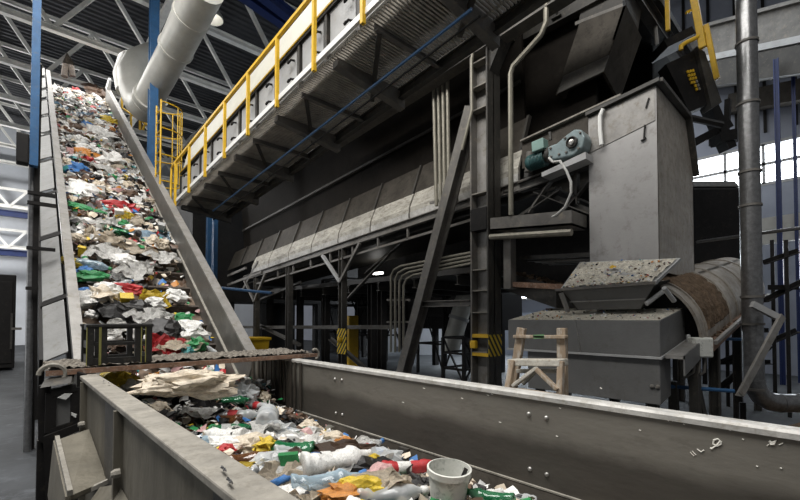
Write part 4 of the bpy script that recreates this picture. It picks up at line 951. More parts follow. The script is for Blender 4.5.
# ------------------------------------------------------------------ walkway plate across the trough
t = thing('walkway_plate', 'dirty narrow walkway plate laid across the trough in front of the incline', 'walkway', (1.75,5.6,RZ+.03))
wz0, wz1 = RZ+.035, RZ+.11
def wk(u,v): 
    x = .30+(3.22-.30)*u; y = 5.31+.85*v
    return V(x,y,wz1+.03*noise.noise(V(x*7,y*7,2))+.02*noise.noise(V(x*23,y*23,5))+(.012 if (round(u*90)+round(v*22))%2 else -.004))
MB().box((.30,5.30,wz0),(3.25,6.15,wz1-.02)).build('deck', MT['plank'], t)
tag(MB().grid(wk,90,22).build('dirt_crust', MT['plank'], t), kind='stuff')
MB().bar((.28,5.29,wz0+.03),(3.3,5.29,wz0+.03),.025,.05).build('front_edge', MT['rust'], t)
MB().path([V(.33+.1*math.cos(a_),5.29,wz0+.02+.09*math.sin(a_)) for a_ in [math.pi*k/10 for k in range(-2,11)]],.022,6).build('curled_end', MT['rim_d'], t, True)
MB().path([V(3.26+.06*math.cos(a_),5.29,wz0+.04+.07*math.sin(a_)) for a_ in [math.pi*k/10 for k in range(-5,8)]],.022,6).build('curled_end', MT['rim_d'], t, True)
# rubber flap hanging under it on the right wall
m = MB()
for k in range(0,11): m.box((TR-.03,5.0+.145*k+.03*math.sin(9*k),.98+.06*math.sin(5*k)),(TR-.015,5.05+.03*math.sin(4*k)+.145*k+.03*math.sin(7*k),RZ))
tag(m.build('rubber_curtain', MT['brown_plate']), 'dark strip curtain hanging inside the right trough wall below the walkway plate', 'curtain', kind='stuff')
# black crate
c0_, c1_ = at(89,362,Y=5.42), at(147,361,Y=5.42)
cxa, cxb = c0_.x, c1_.x; cz = wz1; ch = at(118,324,Y=5.42).z-cz; cd = .42
t = thing('bottle_crate', 'empty black plastic crate standing on the walkway plate', 'crate', ((cxa+cxb)/2,5.6,cz))
ya_, yb2 = 5.36, 5.36+cd
for x_,y_ in ((cxa,ya_),(cxb,ya_),(cxa,yb2),(cxb,yb2)): MB().box((x_-.03,y_-.03,cz),(x_+.03,y_+.03,cz+ch)).build('corner_post', MT['crate'], t, bev=.006)
for y_ in (ya_,yb2):
    for z0_,z1_ in ((0,.07),(ch*.47,ch*.55),(ch*.88,ch)): MB().box((cxa,y_-.015,cz+z0_),(cxb,y_+.015,cz+z1_)).build('side_rail', MT['crate'], t)
    for f in (.22,.80): MB().box((cxa+(cxb-cxa)*f-.028,y_-.02,cz),(cxa+(cxb-cxa)*f+.028,y_+.02,cz+ch)).build('slat', MT['crate'], t)
for x_ in (cxa,cxb):
    for z0_,z1_ in ((0,.10),(ch*.40,ch*.58),(ch*.86,ch)): MB().box((x_-.015,ya_,cz+z0_),(x_+.015,yb2,cz+z1_)).build('side_rail', MT['crate'], t)
for x_ in (cxa-.032,cxa+(cxb-cxa)*.22-.03,cxa+.075,cxa+(cxb-cxa)*.8+.03,cxb-.035): MB().box((x_-.004,ya_-.034,cz),(x_+.004,ya_-.022,cz+ch-.02)).build('edge_strip', MT['crate_y'], t)
MB().box((cxa,ya_,cz),(cxb,yb2,cz+.02)).build('crate_floor', MT['crate'], t)
MB().box((cxa-.04,ya_-.04,cz+ch-.03),(cxb+.04,ya_+.02,cz+ch)).build('top_rim', MT['crate'], t, bev=.006)
MB().box((cxa-.04,yb2-.02,cz+ch-.03),(cxb+.04,yb2+.04,cz+ch)).build('top_rim', MT['crate'], t, bev=.006)
# ------------------------------------------------------------------ waste
PAL = dict(white=(.70,.69,.66), cream=(.58,.50,.39), grey=(.36,.36,.35), black=(.014,.013,.013), brown=(.10,.06,.038), red=(.42,.022,.026),
           green=(.02,.20,.06), blue=(.04,.15,.38), yellow=(.60,.43,.03), orange=(.48,.19,.03), pink=(.50,.30,.29), teal=(.06,.26,.26), pale_blue=(.34,.47,.58))
def waste_mat(n, col, rough=.35):
    m = mat(n, col, rough, 0, .28, 9, (col[0]*.35+.03,col[1]*.33+.025,col[2]*.3+.02), .42, .35, 60, .5); return m
PAL['pale blue'] = PAL.pop('pale_blue')
WM = {k: waste_mat(k+' plastic film', v, .3 if k=='black' else .42) for k,v in PAL.items()}
def clear_mat(n, col, fac):
    m = bpy.data.materials.new(n); m.use_nodes = True; nt = m.node_tree; nd, lk = nt.nodes, nt.links
    b = nd['Principled BSDF']; b.inputs['Base Color'].default_value = (*col,1); b.inputs['Roughness'].default_value = .12; b.inputs['Specular IOR Level'].default_value = .9
    tr = nd.new('ShaderNodeBsdfTransparent'); tr.inputs[0].default_value = (*[min(1,.55+.5*c) for c in col],1)
    lw = nd.new('ShaderNodeLayerWeight'); lw.inputs[0].default_value = .35
    mr = nd.new('ShaderNodeMapRange'); mr.inputs[3].default_value = fac; mr.inputs[4].default_value = .95; lk.new(lw.outputs['Facing'], mr.inputs[0])
    mx = nd.new('ShaderNodeMixShader'); lk.new(mr.outputs[0], mx.inputs[0]); lk.new(tr.outputs[0], mx.inputs[1]); lk.new(b.outputs[0], mx.inputs[2])
    lk.new(mx.outputs[0], nd['Material Output'].inputs[0]); return m
WM['clear'] = clear_mat('clear plastic', (.62,.64,.64), .38)
WM['clear green'] = clear_mat('clear green plastic', (.015,.16,.06), .55)
WM['clear blue'] = clear_mat('clear blue plastic', (.40,.52,.60), .34)
WM['clear brown'] = clear_mat('clear brown plastic', (.12,.05,.02), .72)
# countless scraps: colour per scrap
def scrap_mat():
    m = bpy.data.materials.new('mixed scraps'); m.use_nodes = True; nt = m.node_tree; nd, lk = nt.nodes, nt.links
    g = nd.new('ShaderNodeNewGeometry'); cr = nd.new('ShaderNodeValToRGB'); cr.color_ramp.interpolation = 'CONSTANT'
    seq = [('white',.24),('grey',.08),('cream',.13),('black',.16),('brown',.15),('red',.02),('white',.05),('green',.025),('blue',.025),('yellow',.02),('cream',.03),('teal',.02),('pink',.02),('orange',.015)]
    e = cr.color_ramp.elements; p = 0
    for i,(c,w) in enumerate(seq):
        el = e[i] if i < 2 else e.new(p)
        el.position = p; el.color = (*PAL[c],1); p += w
    lk.new(g.outputs['Random Per Island'], cr.inputs[0]); b = nd['Principled BSDF']; b.inputs['Roughness'].default_value = .5
    lk.new(cr.outputs[0], b.inputs['Base Color']); return m
SCRAP = scrap_mat()
BED = mat('compacted waste dirt', (.06,.047,.036), .9, 0, .6, 16, (.22,.19,.15), .45, 1.0, 50)
# --- prototypes of the pieces
def crumple(seed, sub=3, amp=.55, flat=.6):
    rr = random.Random(seed); bm = bmesh.new(); bmesh.ops.create_icosphere(bm, subdivisions=sub, radius=1)
    o = V(rr.uniform(0,90),rr.uniform(0,90),rr.uniform(0,90)); ex_ = rr.uniform(.6,1)
    for v in bm.verts:
        p = v.co.copy()
        r = .62+amp*(abs(noise.noise(p*1.3+o))*1.1) + .35*abs(noise.noise(p*3.1+o)) - .16*abs(noise.noise(p*6.5+o))
        q = p*r+noise.noise_vector(p*1.7+o)*.22+noise.noise_vector(p*5+o)*.10
        v.co = V(q.x, q.y*ex_, q.z*flat)
    me = bpy.data.meshes.new('crumpled'); bm.to_mesh(me); bm.free(); return me
def sheet(seed, n=12):
    rr = random.Random(seed); bm = bmesh.new(); o = V(rr.uniform(0,90),rr.uniform(0,90),0); k = rr.uniform(.5,.9)
    g = []
    for i in range(n+1):
        row = []
        for j in range(n+1):
            u, v = i/n*2-1, j/n*2-1
            p = V(u,v*k,0); d = noise.noise_vector(p*1.2+o)*.45+noise.noise_vector(p*3.2+o)*.22+noise.noise_vector(p*7+o)*.09
            q = p+V(d.x*.8,d.y*.8,d.z*1.0); q.z += .18*abs(noise.noise(p*4+o)); row.append(bm.verts.new(q))
        g.append(row)
    for i in range(n):
        for j in range(n): bm.faces.new((g[i][j],g[i+1][j],g[i+1][j+1],g[i][j+1]))
    bmesh.ops.solidify(bm, geom=bm.faces[:], thickness=.015)
    me = bpy.data.meshes.new('sheet'); bm.to_mesh(me); bm.free(); return me
BOT = [(.020,-1.0),(.24,-1.0),(.29,-.97),(.30,-.88),(.275,-.80),(.30,-.72),(.30,-.62),(.28,-.58),(.28,-.05),(.30,-.02),(.30,.15),(.27,.22),(.30,.28),(.29,.38),(.22,.56),(.13,.72),(.105,.78),(.105,.84)]
def crush(me, seed, amt):
    rr = random.Random(seed); o = V(rr.uniform(0,50),0,rr.uniform(0,50)); bend = rr.uniform(-.12,.12)
    for v in me.vertices:
        p = v.co.copy(); d = noise.noise_vector(p*2.2+o)*amt+noise.noise_vector(p*6+o)*amt*.35
        w = 1 if p.z < .6 else .2
        v.co = V(p.x*(1-.25*amt*4*w)+d.x*w+bend*p.z*p.z, p.y+d.y*w, p.z+d.z*.4*w)
def bottle_meshes(seed, amt):
    b = MB().lathe(BOT, n=18); me = bpy.data.meshes.new('bottle'); b.bm.to_mesh(me); b.bm.free()
    c = MB().lathe([(.13,.80),(.135,.81),(.135,.97),(.11,1.0)], n=14); ce = bpy.data.meshes.new('cap'); c.bm.to_mesh(ce); c.bm.free()
    l = MB().lathe([(.288,-.52),(.292,-.51),(.292,-.10),(.288,-.09)], n=18); le = bpy.data.meshes.new('label'); l.bm.to_mesh(le); l.bm.free()
    for m_ in (me,ce,le):
        crush(m_, seed, amt); m_.polygons.foreach_set('use_smooth',[True]*len(m_.polygons))
    for m_ in (me,ce,le): m_.materials.append(WM['white'])
    return me, ce, le
def simple(fn, seed, amt, sm=False):
    b = fn(MB()); me = bpy.data.meshes.new('piece'); bmesh.ops.recalc_face_normals(b.bm, faces=b.bm.faces[:]); b.bm.to_mesh(me); b.bm.free(); crush(me, seed, amt)
    if sm: me.polygons.foreach_set('use_smooth',[True]*len(me.polygons)); me.set_sharp_from_angle(angle=.7)
    return me
def carton_fn(b):
    bmesh.ops.create_cube(b.bm, size=2); bmesh.ops.subdivide_edges(b.bm, edges=b.bm.edges[:], cuts=3, use_grid_fill=True)
    for v in b.bm.verts: v.co = V(v.co.x*.55,v.co.y*.36,v.co.z*.85)
    return b
SH = dict(bag=[crumple(i) for i in range(8)], film=[sheet(20+i) for i in range(6)], bundle=[crumple(60+i,4,.42,.6) for i in range(3)],
  carton=[simple(carton_fn,40+i,.14) for i in range(3)],
  cup=[simple(lambda b: b.lathe([(.02,-.6),(.36,-.6),(.5,.58),(.53,.6),(.47,.58),(.34,-.55)],n=18),50+i,.10,True) for i in range(2)],
  can=[simple(lambda b: b.lathe([(.30,-.62),(.36,-.58),(.36,.55),(.29,.63),(.27,.61)],n=16),70+i,.08,True) for i in range(2)])
for k_ in SH:
    for m_ in SH[k_]: m_.materials.append(WM['white'])
BM_ = [bottle_meshes(80+i,a_) for i,a_ in enumerate((.03,.06,.09,.12,.05))]
KIND = dict(bag='crumpled plastic bag', film='crumpled plastic film', bundle='crumpled film bundle', carton='squashed carton', cup='plastic cup', can='dented can', bottle='plastic bottle')
NAME = dict(bag='plastic_bag', film='plastic_film', bundle='film_bundle', carton='squashed_carton', cup='plastic_cup', can='metal_can', bottle='plastic_bottle')
CAT = dict(bag='bag', film='plastic film', bundle='plastic film', carton='carton', cup='cup', can='can', bottle='bottle')
WASTE = []
def setm(o, m):
    o.material_slots[0].link = 'OBJECT'; o.material_slots[0].material = m
def piece(kind, col, p, rot, size, zone, rr=R, cap=None, label=None, text=None, scl=None):
    """one piece of waste at p; rot a 3x3 basis or euler-made matrix"""
    if kind == 'bottle':
        me, ce, le = BM_[rr.randrange(len(BM_))]
    else: me = rr.choice(SH[kind])
    o = bpy.data.objects.new(NAME[kind], me); C.objects.link(o); setm(o, WM[col])
    s = V(size,size,size) if scl is None else V(*scl)*size
    o.matrix_world = Matrix.Translation(p) @ rot.to_4x4() @ Matrix.Diagonal(s).to_4x4()
    if kind == 'bottle':
        if cap:
            c = bpy.data.objects.new('cap', ce); C.objects.link(c); setm(c, WM[cap]); c.parent = o
        if label:
            c = bpy.data.objects.new('label', le); C.objects.link(c); setm(c, WM[label]); c.parent = o
    WASTE.append((o, kind, col, zone, p.copy(), cap, label, text)); return o
def rotz(a): return Matrix.Rotation(a,3,'Z')
def rotx(a): return Matrix.Rotation(a,3,'X')
def roty(a): return Matrix.Rotation(a,3,'Y')
def proj(p):
    d = p-EYE; z = d.dot(fwd); return 400+F*d.dot(rt)/z, CY-F*d.dot(upv)/z, z

COLW = [('white',.36),('cream',.18),('grey',.07),('black',.15),('brown',.11),('red',.03),('green',.03),('blue',.025),('yellow',.025),('orange',.015),('pink',.025),('teal',.015)]
def rcol(rr): 
    x = rr.random()*sum(w for _,w in COLW)
    for c,w in COLW:
        x -= w
        if x <= 0: return c
    return 'white'
def rkind(rr, near=False):
    return rr.choices(['bag','film','bottle','carton','cup','can'], [.34,.24,.27,.06,.05,.04] if near else [.46,.27,.12,.07,.04,.04])[0]
def rbottle(rr):
    col = rr.choices(['clear','clear blue','clear green','clear brown','white'],[.46,.10,.14,.12,.18])[0]
    return col, rr.choice(['blue','white','red','yellow','green',None,'blue']), rr.choice([None,None,'white','blue','red','green','yellow'])
# --- the incline belt
BAS = Matrix((wv, sv, nv)).transposed()
R2 = random.Random(11)
def cvpix(px,py,n): 
    q = O+nv*n; d = ray(px,py); return EYE+d*((q-EYE).dot(nv)/d.dot(nv))
def belt_h(w,s): return BN+.06+.05*noise.noise(V(w*2,s*1.3,7))+(.10 if s>CL[-1] else .0)
heroes = [  # kind, colour, pixel, half size, stretch, text
 ('bag','red',(123,208),.40,(1.25,.8,.8)),('bag','red',(113,211),.2,None),('bag','black',(164,329),.42,(1,1.1,.7)),('bag','black',(136,307),.34,(1.1,.9,.7)),
 ('carton','yellow',(126,302),.20,None),('bag','red',(131,289),.26,(1.2,.8,.7)),('bag','white',(82,192),.55,(1.1,1.2,.7)),('bag','green',(90,276),.30,(1.3,.7,.6)),
 ('bag','green',(84,209),.36,(1.3,.8,.6)),('bottle','clear green',(121,233),.34,None),('film','pale blue',(150,236),.45,None),('film','cream',(138,246),.5,(1.4,.7,1)),
 ('film','white',(100,222),.5,None),('film','cream',(112,240),.5,None),('bag','green',(183,318),.20,None),('bag','green',(197,345),.24,None),('bag','white',(189,329),.34,(1,1.1,.7)),
 ('bag','white',(177,296),.28,None),('film','yellow',(156,297),.26,None),('bag','white',(155,303),.22,None),('film','white',(135,270),.35,None),('bag','cream',(100,297),.36,None),
 ('bag','white',(108,291),.32,None),('bag','blue',(88,293),.22,None),('bag','white',(88,300),.3,None),('film','cream',(176,346),.4,None),('film','red',(165,348),.3,None),
 ('bag','teal',(186,351),.16,None),('film','white',(150,316),.34,None),('film','black',(120,312),.42,None),('bag','orange',(85,155),.4,None),('bag','blue',(78,171),.4,None),
 ('bag','yellow',(109,123),.45,None),('film','pale blue',(76,114),.7,None),('bag','white',(112,163),.6,None),('bag','white',(100,135),.6,None),('film','white',(110,172),.6,None),
 ('bag','pink',(122,194),.3,None),('bag','brown',(130,196),.35,None),('film','white',(165,258),.38,None),('film','white',(105,252),.42,None),('bottle','clear blue',(95,265),.3,None),('bag','brown',(96,92),.6,None),('bag','red',(76,92),.35,None),('bag','yellow',(70,262),.18,None),('bag','white',(125,262),.3,None)]
taken = []
for k_, c_, (px,py), sz_, sc_ in heroes:
    p = cvpix(px,py,BN+.30); loc = V((p-O).dot(wv),(p-O).dot(sv),0)
    taken.append((loc.x,loc.y,sz_*.75))
    rot = BAS @ rotz(R2.uniform(-.5,.5)) @ rotx(R2.uniform(-.3,.3))
    if k_ == 'bottle': rot = BAS @ rotz(1.2) @ rotx(math.pi/2)
    piece(k_, c_, p, rot, sz_, 'belt', R2, scl=sc_, cap='green' if k_=='bottle' else None)
s = -.9
while s < S1-.15:
    step = .27 if s < 9 else .36
    nw = 7 if s < 9 else 5
    for i in range(nw):
        w = -HW+.12+(2*HW-.24)*(i+.5)/nw+R2.uniform(-.1,.1); ss = s+R2.uniform(-.1,.1)
        ph = (ss-S0-.3)%.92
        LOW = CL[-1]-.05
        prob = .42 if ss < LOW else .95
        if ss < LOW and w > .2: prob *= .45
        if ss < LOW and min(abs(ss-c_) for c_ in CL) < .12: prob *= .3
        if R2.random() > prob: continue
        near = [t_ for t_ in taken if math.hypot(t_[0]-w,t_[1]-ss) < t_[2]]
        if near: continue
        k_ = rkind(R2); c_ = rcol(R2); sz_ = R2.uniform(.12,.25) if ss < 9 else R2.uniform(.18,.30)
        if ss < LOW: sz_ *= .85
        cap = lab = None
        rot = BAS @ rotz(R2.uniform(0,6.28)) @ rotx(R2.uniform(-.5,.5))
        if k_ == 'bottle': c_, cap, lab = rbottle(R2); rot = BAS @ rotz(R2.uniform(0,6.28)) @ rotx(math.pi/2+R2.uniform(-.2,.2)); sz_ *= 1.05
        elif k_ in ('can','cup'): sz_ *= .8; rot = rot @ rotx(R2.choice((0,1.57)))
        elif k_ == 'carton': sz_ *= .75
        if ss > 9 and k_ == 'bottle': cap = lab = None
        n_ = belt_h(w,ss)+.12+R2.uniform(0,.10)
        piece(k_, c_, cv(w,ss,n_), rot, sz_, 'belt', R2, cap, lab)
    s += step
def scraps(fn, n, smin, smax, seed, bedfn, nu, nv_, name, label):
    rr = random.Random(seed); m = MB(); m.grid(bedfn, nu, nv_)
    nf = len(m.bm.faces)
    for i in range(n):
        p, B = fn(rr); s_ = rr.uniform(smin,smax)
        q = Matrix.Rotation(rr.uniform(0,6.28),3,'Z') @ Matrix.Rotation(rr.gauss(0,.55),3,'X') @ Matrix.Rotation(rr.gauss(0,.4),3,'Y')
        M3 = B @ q; k1, k2 = rr.uniform(.35,1), rr.uniform(-.5,.5)
        a = [V(-1,-k1,0),V(0,-k1*rr.uniform(.6,1.2),k2),V(1,-k1*rr.uniform(.5,1),0),V(1.1,k1*rr.uniform(.5,1),.1),V(.1,k1,k2+.1),V(-.9,k1*rr.uniform(.4,1.1),-.2)]
        vs = [m.bm.verts.new(p+M3@(v*s_)) for v in a]
        m.bm.faces.new((vs[0],vs[1],vs[4],vs[5])); m.bm.faces.new((vs[1],vs[2],vs[3],vs[4]))
    m.bm.faces.ensure_lookup_table()
    for f in m.bm.faces[nf:]: f.material_index = 1
    return tag(m.build(name, [BED,SCRAP]), label, 'waste', kind='stuff')
def belt_scrap(rr):
    s_ = rr.uniform(-1.0,S1-.1); w = rr.uniform(-HW+.05,HW-.05)
    if s_ < CL[-1] and rr.random() < .6: s_ = rr.uniform(CL[-1],S1-.1)
    h = belt_h(w,s_)+rr.uniform(.02,.24 if s_>CL[-1] else .08)
    return cv(w,s_,h), BAS
scraps(belt_scrap, 5600, .03, .11, 5, lambda u,v: cv(-HW+.01+(2*HW-.02)*v, CL[-1]+.1+(S1-CL[-1]-.1)*u, (belt_h(-HW+2*HW*v,CL[-1]+.1+(S1-CL[-1]-.1)*u) if 0<u<1 and 0<v<1 else BN+.01)+.05*noise.noise(V(v*14,u*70,0))), 150, 24, 'mixed_waste', 'loose bed of small mixed scraps between the bigger pieces on the incline belt')

def plate_bits(rr):
    u, v = rr.random()**2, rr.random(); p = r0.lerp(r1,.03+.94*v).lerp(t0_.lerp(t1_,.02+.96*v),.02+.92*u); return p+V(-.015,0,.03), Matrix.Identity(3)
for nm, par, fn, cnt in (('dirt_crumbs','flared_hopper',plate_bits,260),('dirt_crumbs','feed_box',lambda rr: (lid(rr.random(),rr.random())+Z*.012,Matrix.Identity(3)),160)):
    rr = random.Random(3); m = MB()
    for i in range(cnt):
        p, B = fn(rr); s_ = rr.uniform(.008,.026); m.lathe([(s_*.5,-s_*.3),(s_,0),(s_*.4,s_*.5)],p,V(rr.uniform(-1,1),rr.uniform(-1,1),1),5)
    tag(m.build(nm, SCRAP, bpy.data.objects[par]), kind='stuff')
# --- the trough
R3 = random.Random(23)
def heap(x,y): return .80+.10*math.sin(math.pi*min(1,max(0,(x-.7)/2.1)))+.05*noise.noise(V(x*1.6,y*1.6,4))+.34*max(0,min(1,(y-4.4)/1.4))**1.5
def lay(a): return rotz(a) @ rotx(math.pi/2)     # axis of a bottle on the ground: angle a measured from world -Y
IM = math.atan2(rt.y, rt.x)                      # world heading of "rightwards in the photo"
def head(a): return rotz(IM+math.radians(a)) @ roty(math.pi/2)   # neck points a degrees up from rightwards
th = [ # kind, colour, pixel, size, heading/None, cap, label, stretch, z offset
 ('bundle','cream',(190,384),.50,None,None,None,(1.3,.62,.6),.14),('bag','yellow',(117,379),.17,None,None,None,None,.12),('bag','white',(128,388),.20,None,None,None,None,.08),
 ('film','brown',(150,392),.40,None,None,None,None,.02),('film','black',(200,402),.40,None,None,None,None,.0),('bag','clear',(243,395),.22,None,None,None,None,.1),
 ('bottle','clear green',(234,401),.17,15,None,None,None,.10),('bottle','clear',(268,415),.22,105,'blue',None,(1.5,1.5,1.15),.14),('bottle','clear',(240,416),.19,5,None,'red',None,.10),
 ('bottle','clear brown',(222,420),.19,160,'orange',None,None,.06),('bottle','clear green',(233,429),.17,20,None,'grey',None,.08),('film','white',(213,412),.22,None,None,None,None,.08),
 ('bottle','white',(222,436),.20,165,None,None,None,.09),('bag','white',(235,446),.22,None,None,None,(1.3,.8,.7),.06),('bottle','clear blue',(211,442),.17,150,'blue',None,None,.06),
 ('bag','cream',(253,448),.19,None,None,None,None,.06),('bag','yellow',(266,447),.12,None,None,None,None,.12),('bottle','clear green',(286,450),.20,175,'green',None,None,.10),
 ('bag','clear',(278,432),.2,None,None,None,(1.2,.9,.8),.10),('film','white',(258,430),.22,None,None,None,None,.09),('film','white',(293,438),.20,None,None,None,None,.08),
 ('bottle','clear brown',(255,460),.20,20,None,None,None,.06),('film','yellow',(256,466),.16,None,None,None,(1.3,.4,.6),.07),('bag','clear',(276,468),.20,None,None,None,None,.08),
 ('carton','green',(289,469),.11,None,None,None,None,.12),('bottle','blue',(284,479),.09,60,'blue',None,None,.12),('bag','white',(315,444),.13,None,None,None,None,.08),
 ('bottle','clear',(302,452),.19,30,'orange',None,None,.08),('cup','blue',(315,458),.055,None,None,None,None,.15),('film','brown',(331,452),.24,None,None,None,(1.3,.6,.7),.09),
 ('bag','cream',(331,440),.17,None,None,None,(1.3,.8,.7),.10),('bottle','white',(341,461),.24,28,None,None,(1.15,1.15,1),.16),('film','white',(312,474),.24,None,None,None,None,.10),
 ('bottle','clear blue',(330,482),.21,20,'blue',None,None,.12),('bag','black',(361,469),.20,None,None,None,None,.09),('bag','yellow',(363,486),.14,None,None,None,(1.2,.8,.8),.15),
 ('bag','orange',(343,493),.13,None,None,None,(1.3,.8,.6),.13),('bag','clear',(383,463),.2,None,None,None,None,.10),('bag','yellow',(373,461),.09,None,None,None,(.8,1,1),.16),
 ('film','cream',(384,481),.22,None,None,None,None,.10),('bottle','clear',(393,494),.20,15,'white',None,None,.12),('bag','pink',(380,478),.14,None,None,None,None,.10),
 ('bottle','red',(413,467),.20,15,None,'white',(.7,.7,1),.14),('bottle','clear green',(488,498),.14,150,'green',None,None,.10),('bottle','clear',(517,493),.19,160,'white',None,None,.06),
 ('bag','white',(500,498),.10,None,None,None,None,.08),('bag','black',(270,478),.18,None,None,None,None,.03),('film','cream',(300,488),.24,None,None,None,None,.08),('bag','white',(295,500),.17,None,None,None,None,.05)]
tk = []
for k_, c_, (px,py), sz_, hd, cap, lab, sc_, dz in th:
    h = .95
    for _ in range(12):
        p = at(px,py,Z=h+dz); p.y = min(p.y,6.4); h = .5*h+.5*heap(p.x,p.y)
    p = at(px,py,Z=h+dz) if p.y < 6.3 else at(px,py,Y=6.1)
    if k_ == 'bundle': p = at(px,py,Y=4.95)
    if k_ != 'bundle': sz_ *= 1.28
    if p.x > TR-.2: p.x = TR-.2
    if p.x < TL+.1: p.x = TL+.1
    rot = head(hd) if hd is not None else rotz(IM+(.6 if k_=='bundle' else R3.uniform(-.4,.4))) @ rotx(R3.uniform(-.2,.2))
    tk.append((p.x,p.y,sz_*.62)); piece(k_, c_, p, rot, sz_, 'trough', R3, cap, lab, scl=sc_)
bp = at(447,481,Z=1.06); bp.z = .865
tk.append((bp.x,bp.y,.25))
y = .4
while y < 6.5:
    x = TL+.08
    while x < TR-.14:
        px_x = x+R3.uniform(-.08,.08); py_y = y+R3.uniform(-.08,.08); x += .185
        q = V(px_x,py_y,heap(px_x,py_y)+.05); sx_, sy_, sz0 = proj(q)
        if not (60 < sx_ < 590 and sy_ < 520): continue
        if px_x > TR-.22 and sx_ > 430: continue
        if any(math.hypot(a-px_x,b-py_y) < c for a,b,c in tk): continue
        k_ = rkind(R3, True); c_ = rcol(R3); cap = lab = None; sz_ = R3.uniform(.10,.18)
        rot = rotz(R3.uniform(0,6.28)) @ rotx(R3.uniform(-.5,.5))
        if k_ == 'bottle': c_, cap, lab = rbottle(R3); rot = lay(R3.uniform(0,6.28)) @ rotx(R3.uniform(-.25,.25)); sz_ = R3.uniform(.15,.20)
        elif k_ in ('can','cup'): sz_ *= .65; rot = rot @ rotx(R3.choice((0,1.57)))
        elif k_ == 'carton': sz_ *= .75
        q.z = heap(px_x,py_y)+R3.uniform(.02,.09)
        piece(k_, c_, q, rot, sz_, 'trough', R3, cap, lab)
    y += .20
def tr_scrap(rr):
    x = rr.uniform(TL+.04,TR-.10); y_ = rr.uniform(.6,6.6); return V(x,y_,heap(x,y_)+rr.uniform(.0,.12)), Matrix.Identity(3)
def tbed(u,v):
    x = TL+.01+(TR-.09-TL-.01)*v; y_ = -1.3+8.0*u; return V(x,y_,heap(x,y_)-.03+.05*noise.noise(V(x*8,y_*8,1)) if 0<v<1 else .70)
scraps(tr_scrap, 2600, .02, .075, 9, tbed, 110, 34, 'mixed_waste', 'loose bed of small mixed scraps between the bigger pieces in the trough')
# white bucket
t = thing('bucket', 'off white plastic bucket with stained sides standing in the trough waste', 'bucket', bp)
tilt = Matrix.Rotation(.10,3,V(1,-.3,0))
m = MB().lathe([(.105,0),(.11,.0),(.142,.25),(.142,.255),(.153,.258),(.155,.30),(.143,.303),(.138,.25),(.11,.03),(.01,.025)],(0,0,0),Z,32)
for v in m.bm.verts: v.co = bp+tilt@v.co
m.build('bucket_body', MT['bucket'], t, True)
m = MB().path([V(.15*math.cos(a_),.15*math.sin(a_),.27-.13*math.sin(a_+.3)**2*0-.02) for a_ in [IM+math.pi*k/14*1.0-.1 for k in range(0,15)]],.004,6)
for v in m.bm.verts: v.co = bp+tilt@v.co
m.build('wire_handle', MT['pipe'], t, True)
tag(MB().bar(bp+tilt@V(.02,-.03,.05),bp+tilt@(V(rt.x*.10+.03,rt.y*.10,.29)),.03,.006,X).build('plastic_strip', WM['black']), 'dark strip leaning inside the white bucket', 'strip')
# bits on the left rim
for i,(px,py) in enumerate(((222,469),(228,481),(103,381),(108,383))):
    p = at(px,py,Z=RZ+.05); m = MB(); m.grid(lambda u,v: p+V(.012*(u-.5)+.01*v,.06*(v-.5),.004*math.sin(6*u+5*v)),4,4)
    tag(m.build('dirt_crumb', WM['black' if i<3 else 'brown']), ['black crumb on the near left rim of the trough, upper of two','black crumb on the near left rim of the trough, lower of two','dark crumb at the far end of the left rim beside the yellow bag','brown crumb at the far end of the left rim'][i], 'scrap', 'crumbs on the left rim')

# ------------------------------------------------------------------ labels for the waste
ORD = ['first','second','third','fourth','fifth','sixth','seventh','eighth','ninth','tenth','eleventh','twelfth','thirteenth','fourteenth','fifteenth','sixteenth','seventeenth','eighteenth','nineteenth','twentieth']
from collections import defaultdict
def belt_zone(p):
    s_, w = (p-O).dot(sv), (p-O).dot(wv)
    px, py, _ = proj(p)
    a = 'foot' if s_ < 1.2 else 'lower part' if s_ < 3.2 else 'middle' if s_ < 6.5 else 'upper part' if s_ < 11.5 else 'top'
    b = 'left' if w < -.4 else 'right' if w > .4 else 'centre'
    return a, b
G = defaultdict(list)
def desc(kind, col, cap, label):
    d = '%s %s'%(col, KIND[kind])
    if kind == 'bottle' and cap and label: return '%s bottle with %s cap and %s label'%(col,cap,label)
    if kind == 'bottle':
        if cap and label: d += ' with %s cap and %s label'%(cap,label)
        elif cap: d += ' with %s cap'%cap
        elif label: d += ' with %s label'%label
        else: d = '%s plastic bottle without cap'%col
    return d
for rec in WASTE:
    o, kind, col, zone, p, cap, label, text = rec
    d = desc(kind, col, cap, label)
    if zone == 'belt': a, b = belt_zone(p); key = (zone, d, a, b)
    else: key = (zone, d)
    G[key].append(rec)
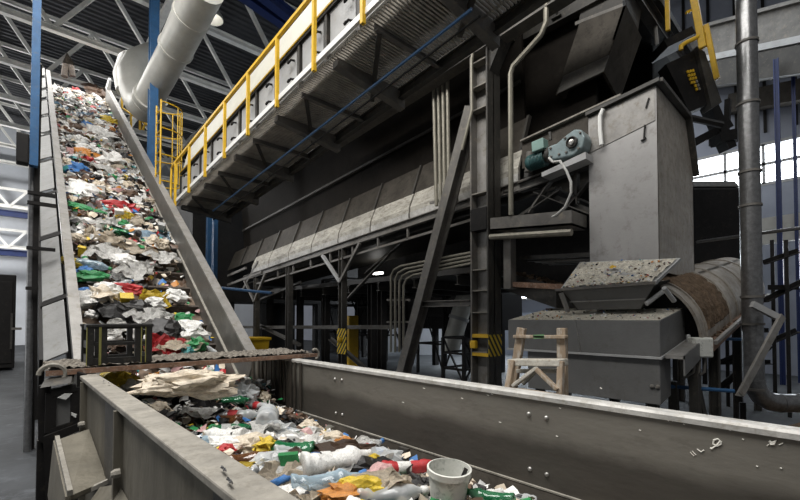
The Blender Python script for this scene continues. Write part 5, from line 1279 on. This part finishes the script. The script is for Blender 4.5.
for key, recs in G.items():
    if key[0] == 'belt':
        recs.sort(key=lambda r: (r[4]-O).dot(sv)); side = {'left':'along the left','right':'along the right','centre':'along the middle'}[key[3]]
        where = 'at the %s of the incline'%key[2]
        for i, r in enumerate(recs):
            l = '%s, %s, incline %s'%(key[1], {'left':'left side','right':'right side','centre':'centre'}[key[3]], key[2])
            if len(recs) > 1: l = '%s %s from below, %s, incline %s'%(ORD[i], key[1], key[3], key[2])
            r[0]['label'] = l; r[0]['category'] = CAT[r[1]]; r[0]['group'] = NAME[r[1]].replace('_',' ')+'s on the incline belt'
    else:
        recs.sort(key=lambda r: (r[4]-bp).length)
        for i, r in enumerate(recs):
            if len(recs) == 1: l = '%s in the trough'%key[1]
            else: l = '%s in trough, %s nearest the bucket'%(key[1], ORD[i] if i < 20 else 'furthest')
            r[0]['label'] = l; r[0]['category'] = CAT[r[1]]; r[0]['group'] = NAME[r[1]].replace('_',' ')+'s in the trough'
# ------------------------------------------------------------------ light
wd = bpy.data.worlds.new('world'); SC.world = wd; wd.use_nodes = True
bg = wd.node_tree.nodes['Background']; bg.inputs[0].default_value = (.93,.96,1,1); bg.inputs[1].default_value = .095
light('AREA','bay_lights_left',(-1.5,4,13.9),2300,6,(1,.98,.95),(0,0,0),sy=16)
light('AREA','bay_lights_far',(2,29,13.9),1700,12,(1,.98,.95),(0,0,0),sy=16)
light('AREA','bay_lights_right',(15,5,13.9),500,8,(.9,.95,1),(0,0,0),sy=12)
light('AREA','left_side_fill',(-16,22,5),600,10,(.96,.98,1),(0,math.radians(-90),0),sy=24)  # added fill from the open left side, no gate stands there
light('AREA','wall_window_light',(XR-.6,14,4.2),900,3,(.85,.93,1),(0,math.radians(70),0),sy=9)
light('POINT','far_wall_fill',(-7,37,9),2600,.5)  # added point light brightening the far left wall, no lamp hangs there
SC.view_settings.view_transform = 'Standard'; SC.view_settings.look = 'None'
SC.view_settings.exposure = 0.75; SC.view_settings.gamma = 1; SC.view_settings.use_curve_mapping = False
SC.cycles.max_bounces = 5; SC.cycles.diffuse_bounces = 3; SC.cycles.transparent_max_bounces = 8
SC.cycles.use_denoising = True
SC.cycles.sample_clamp_indirect = 6
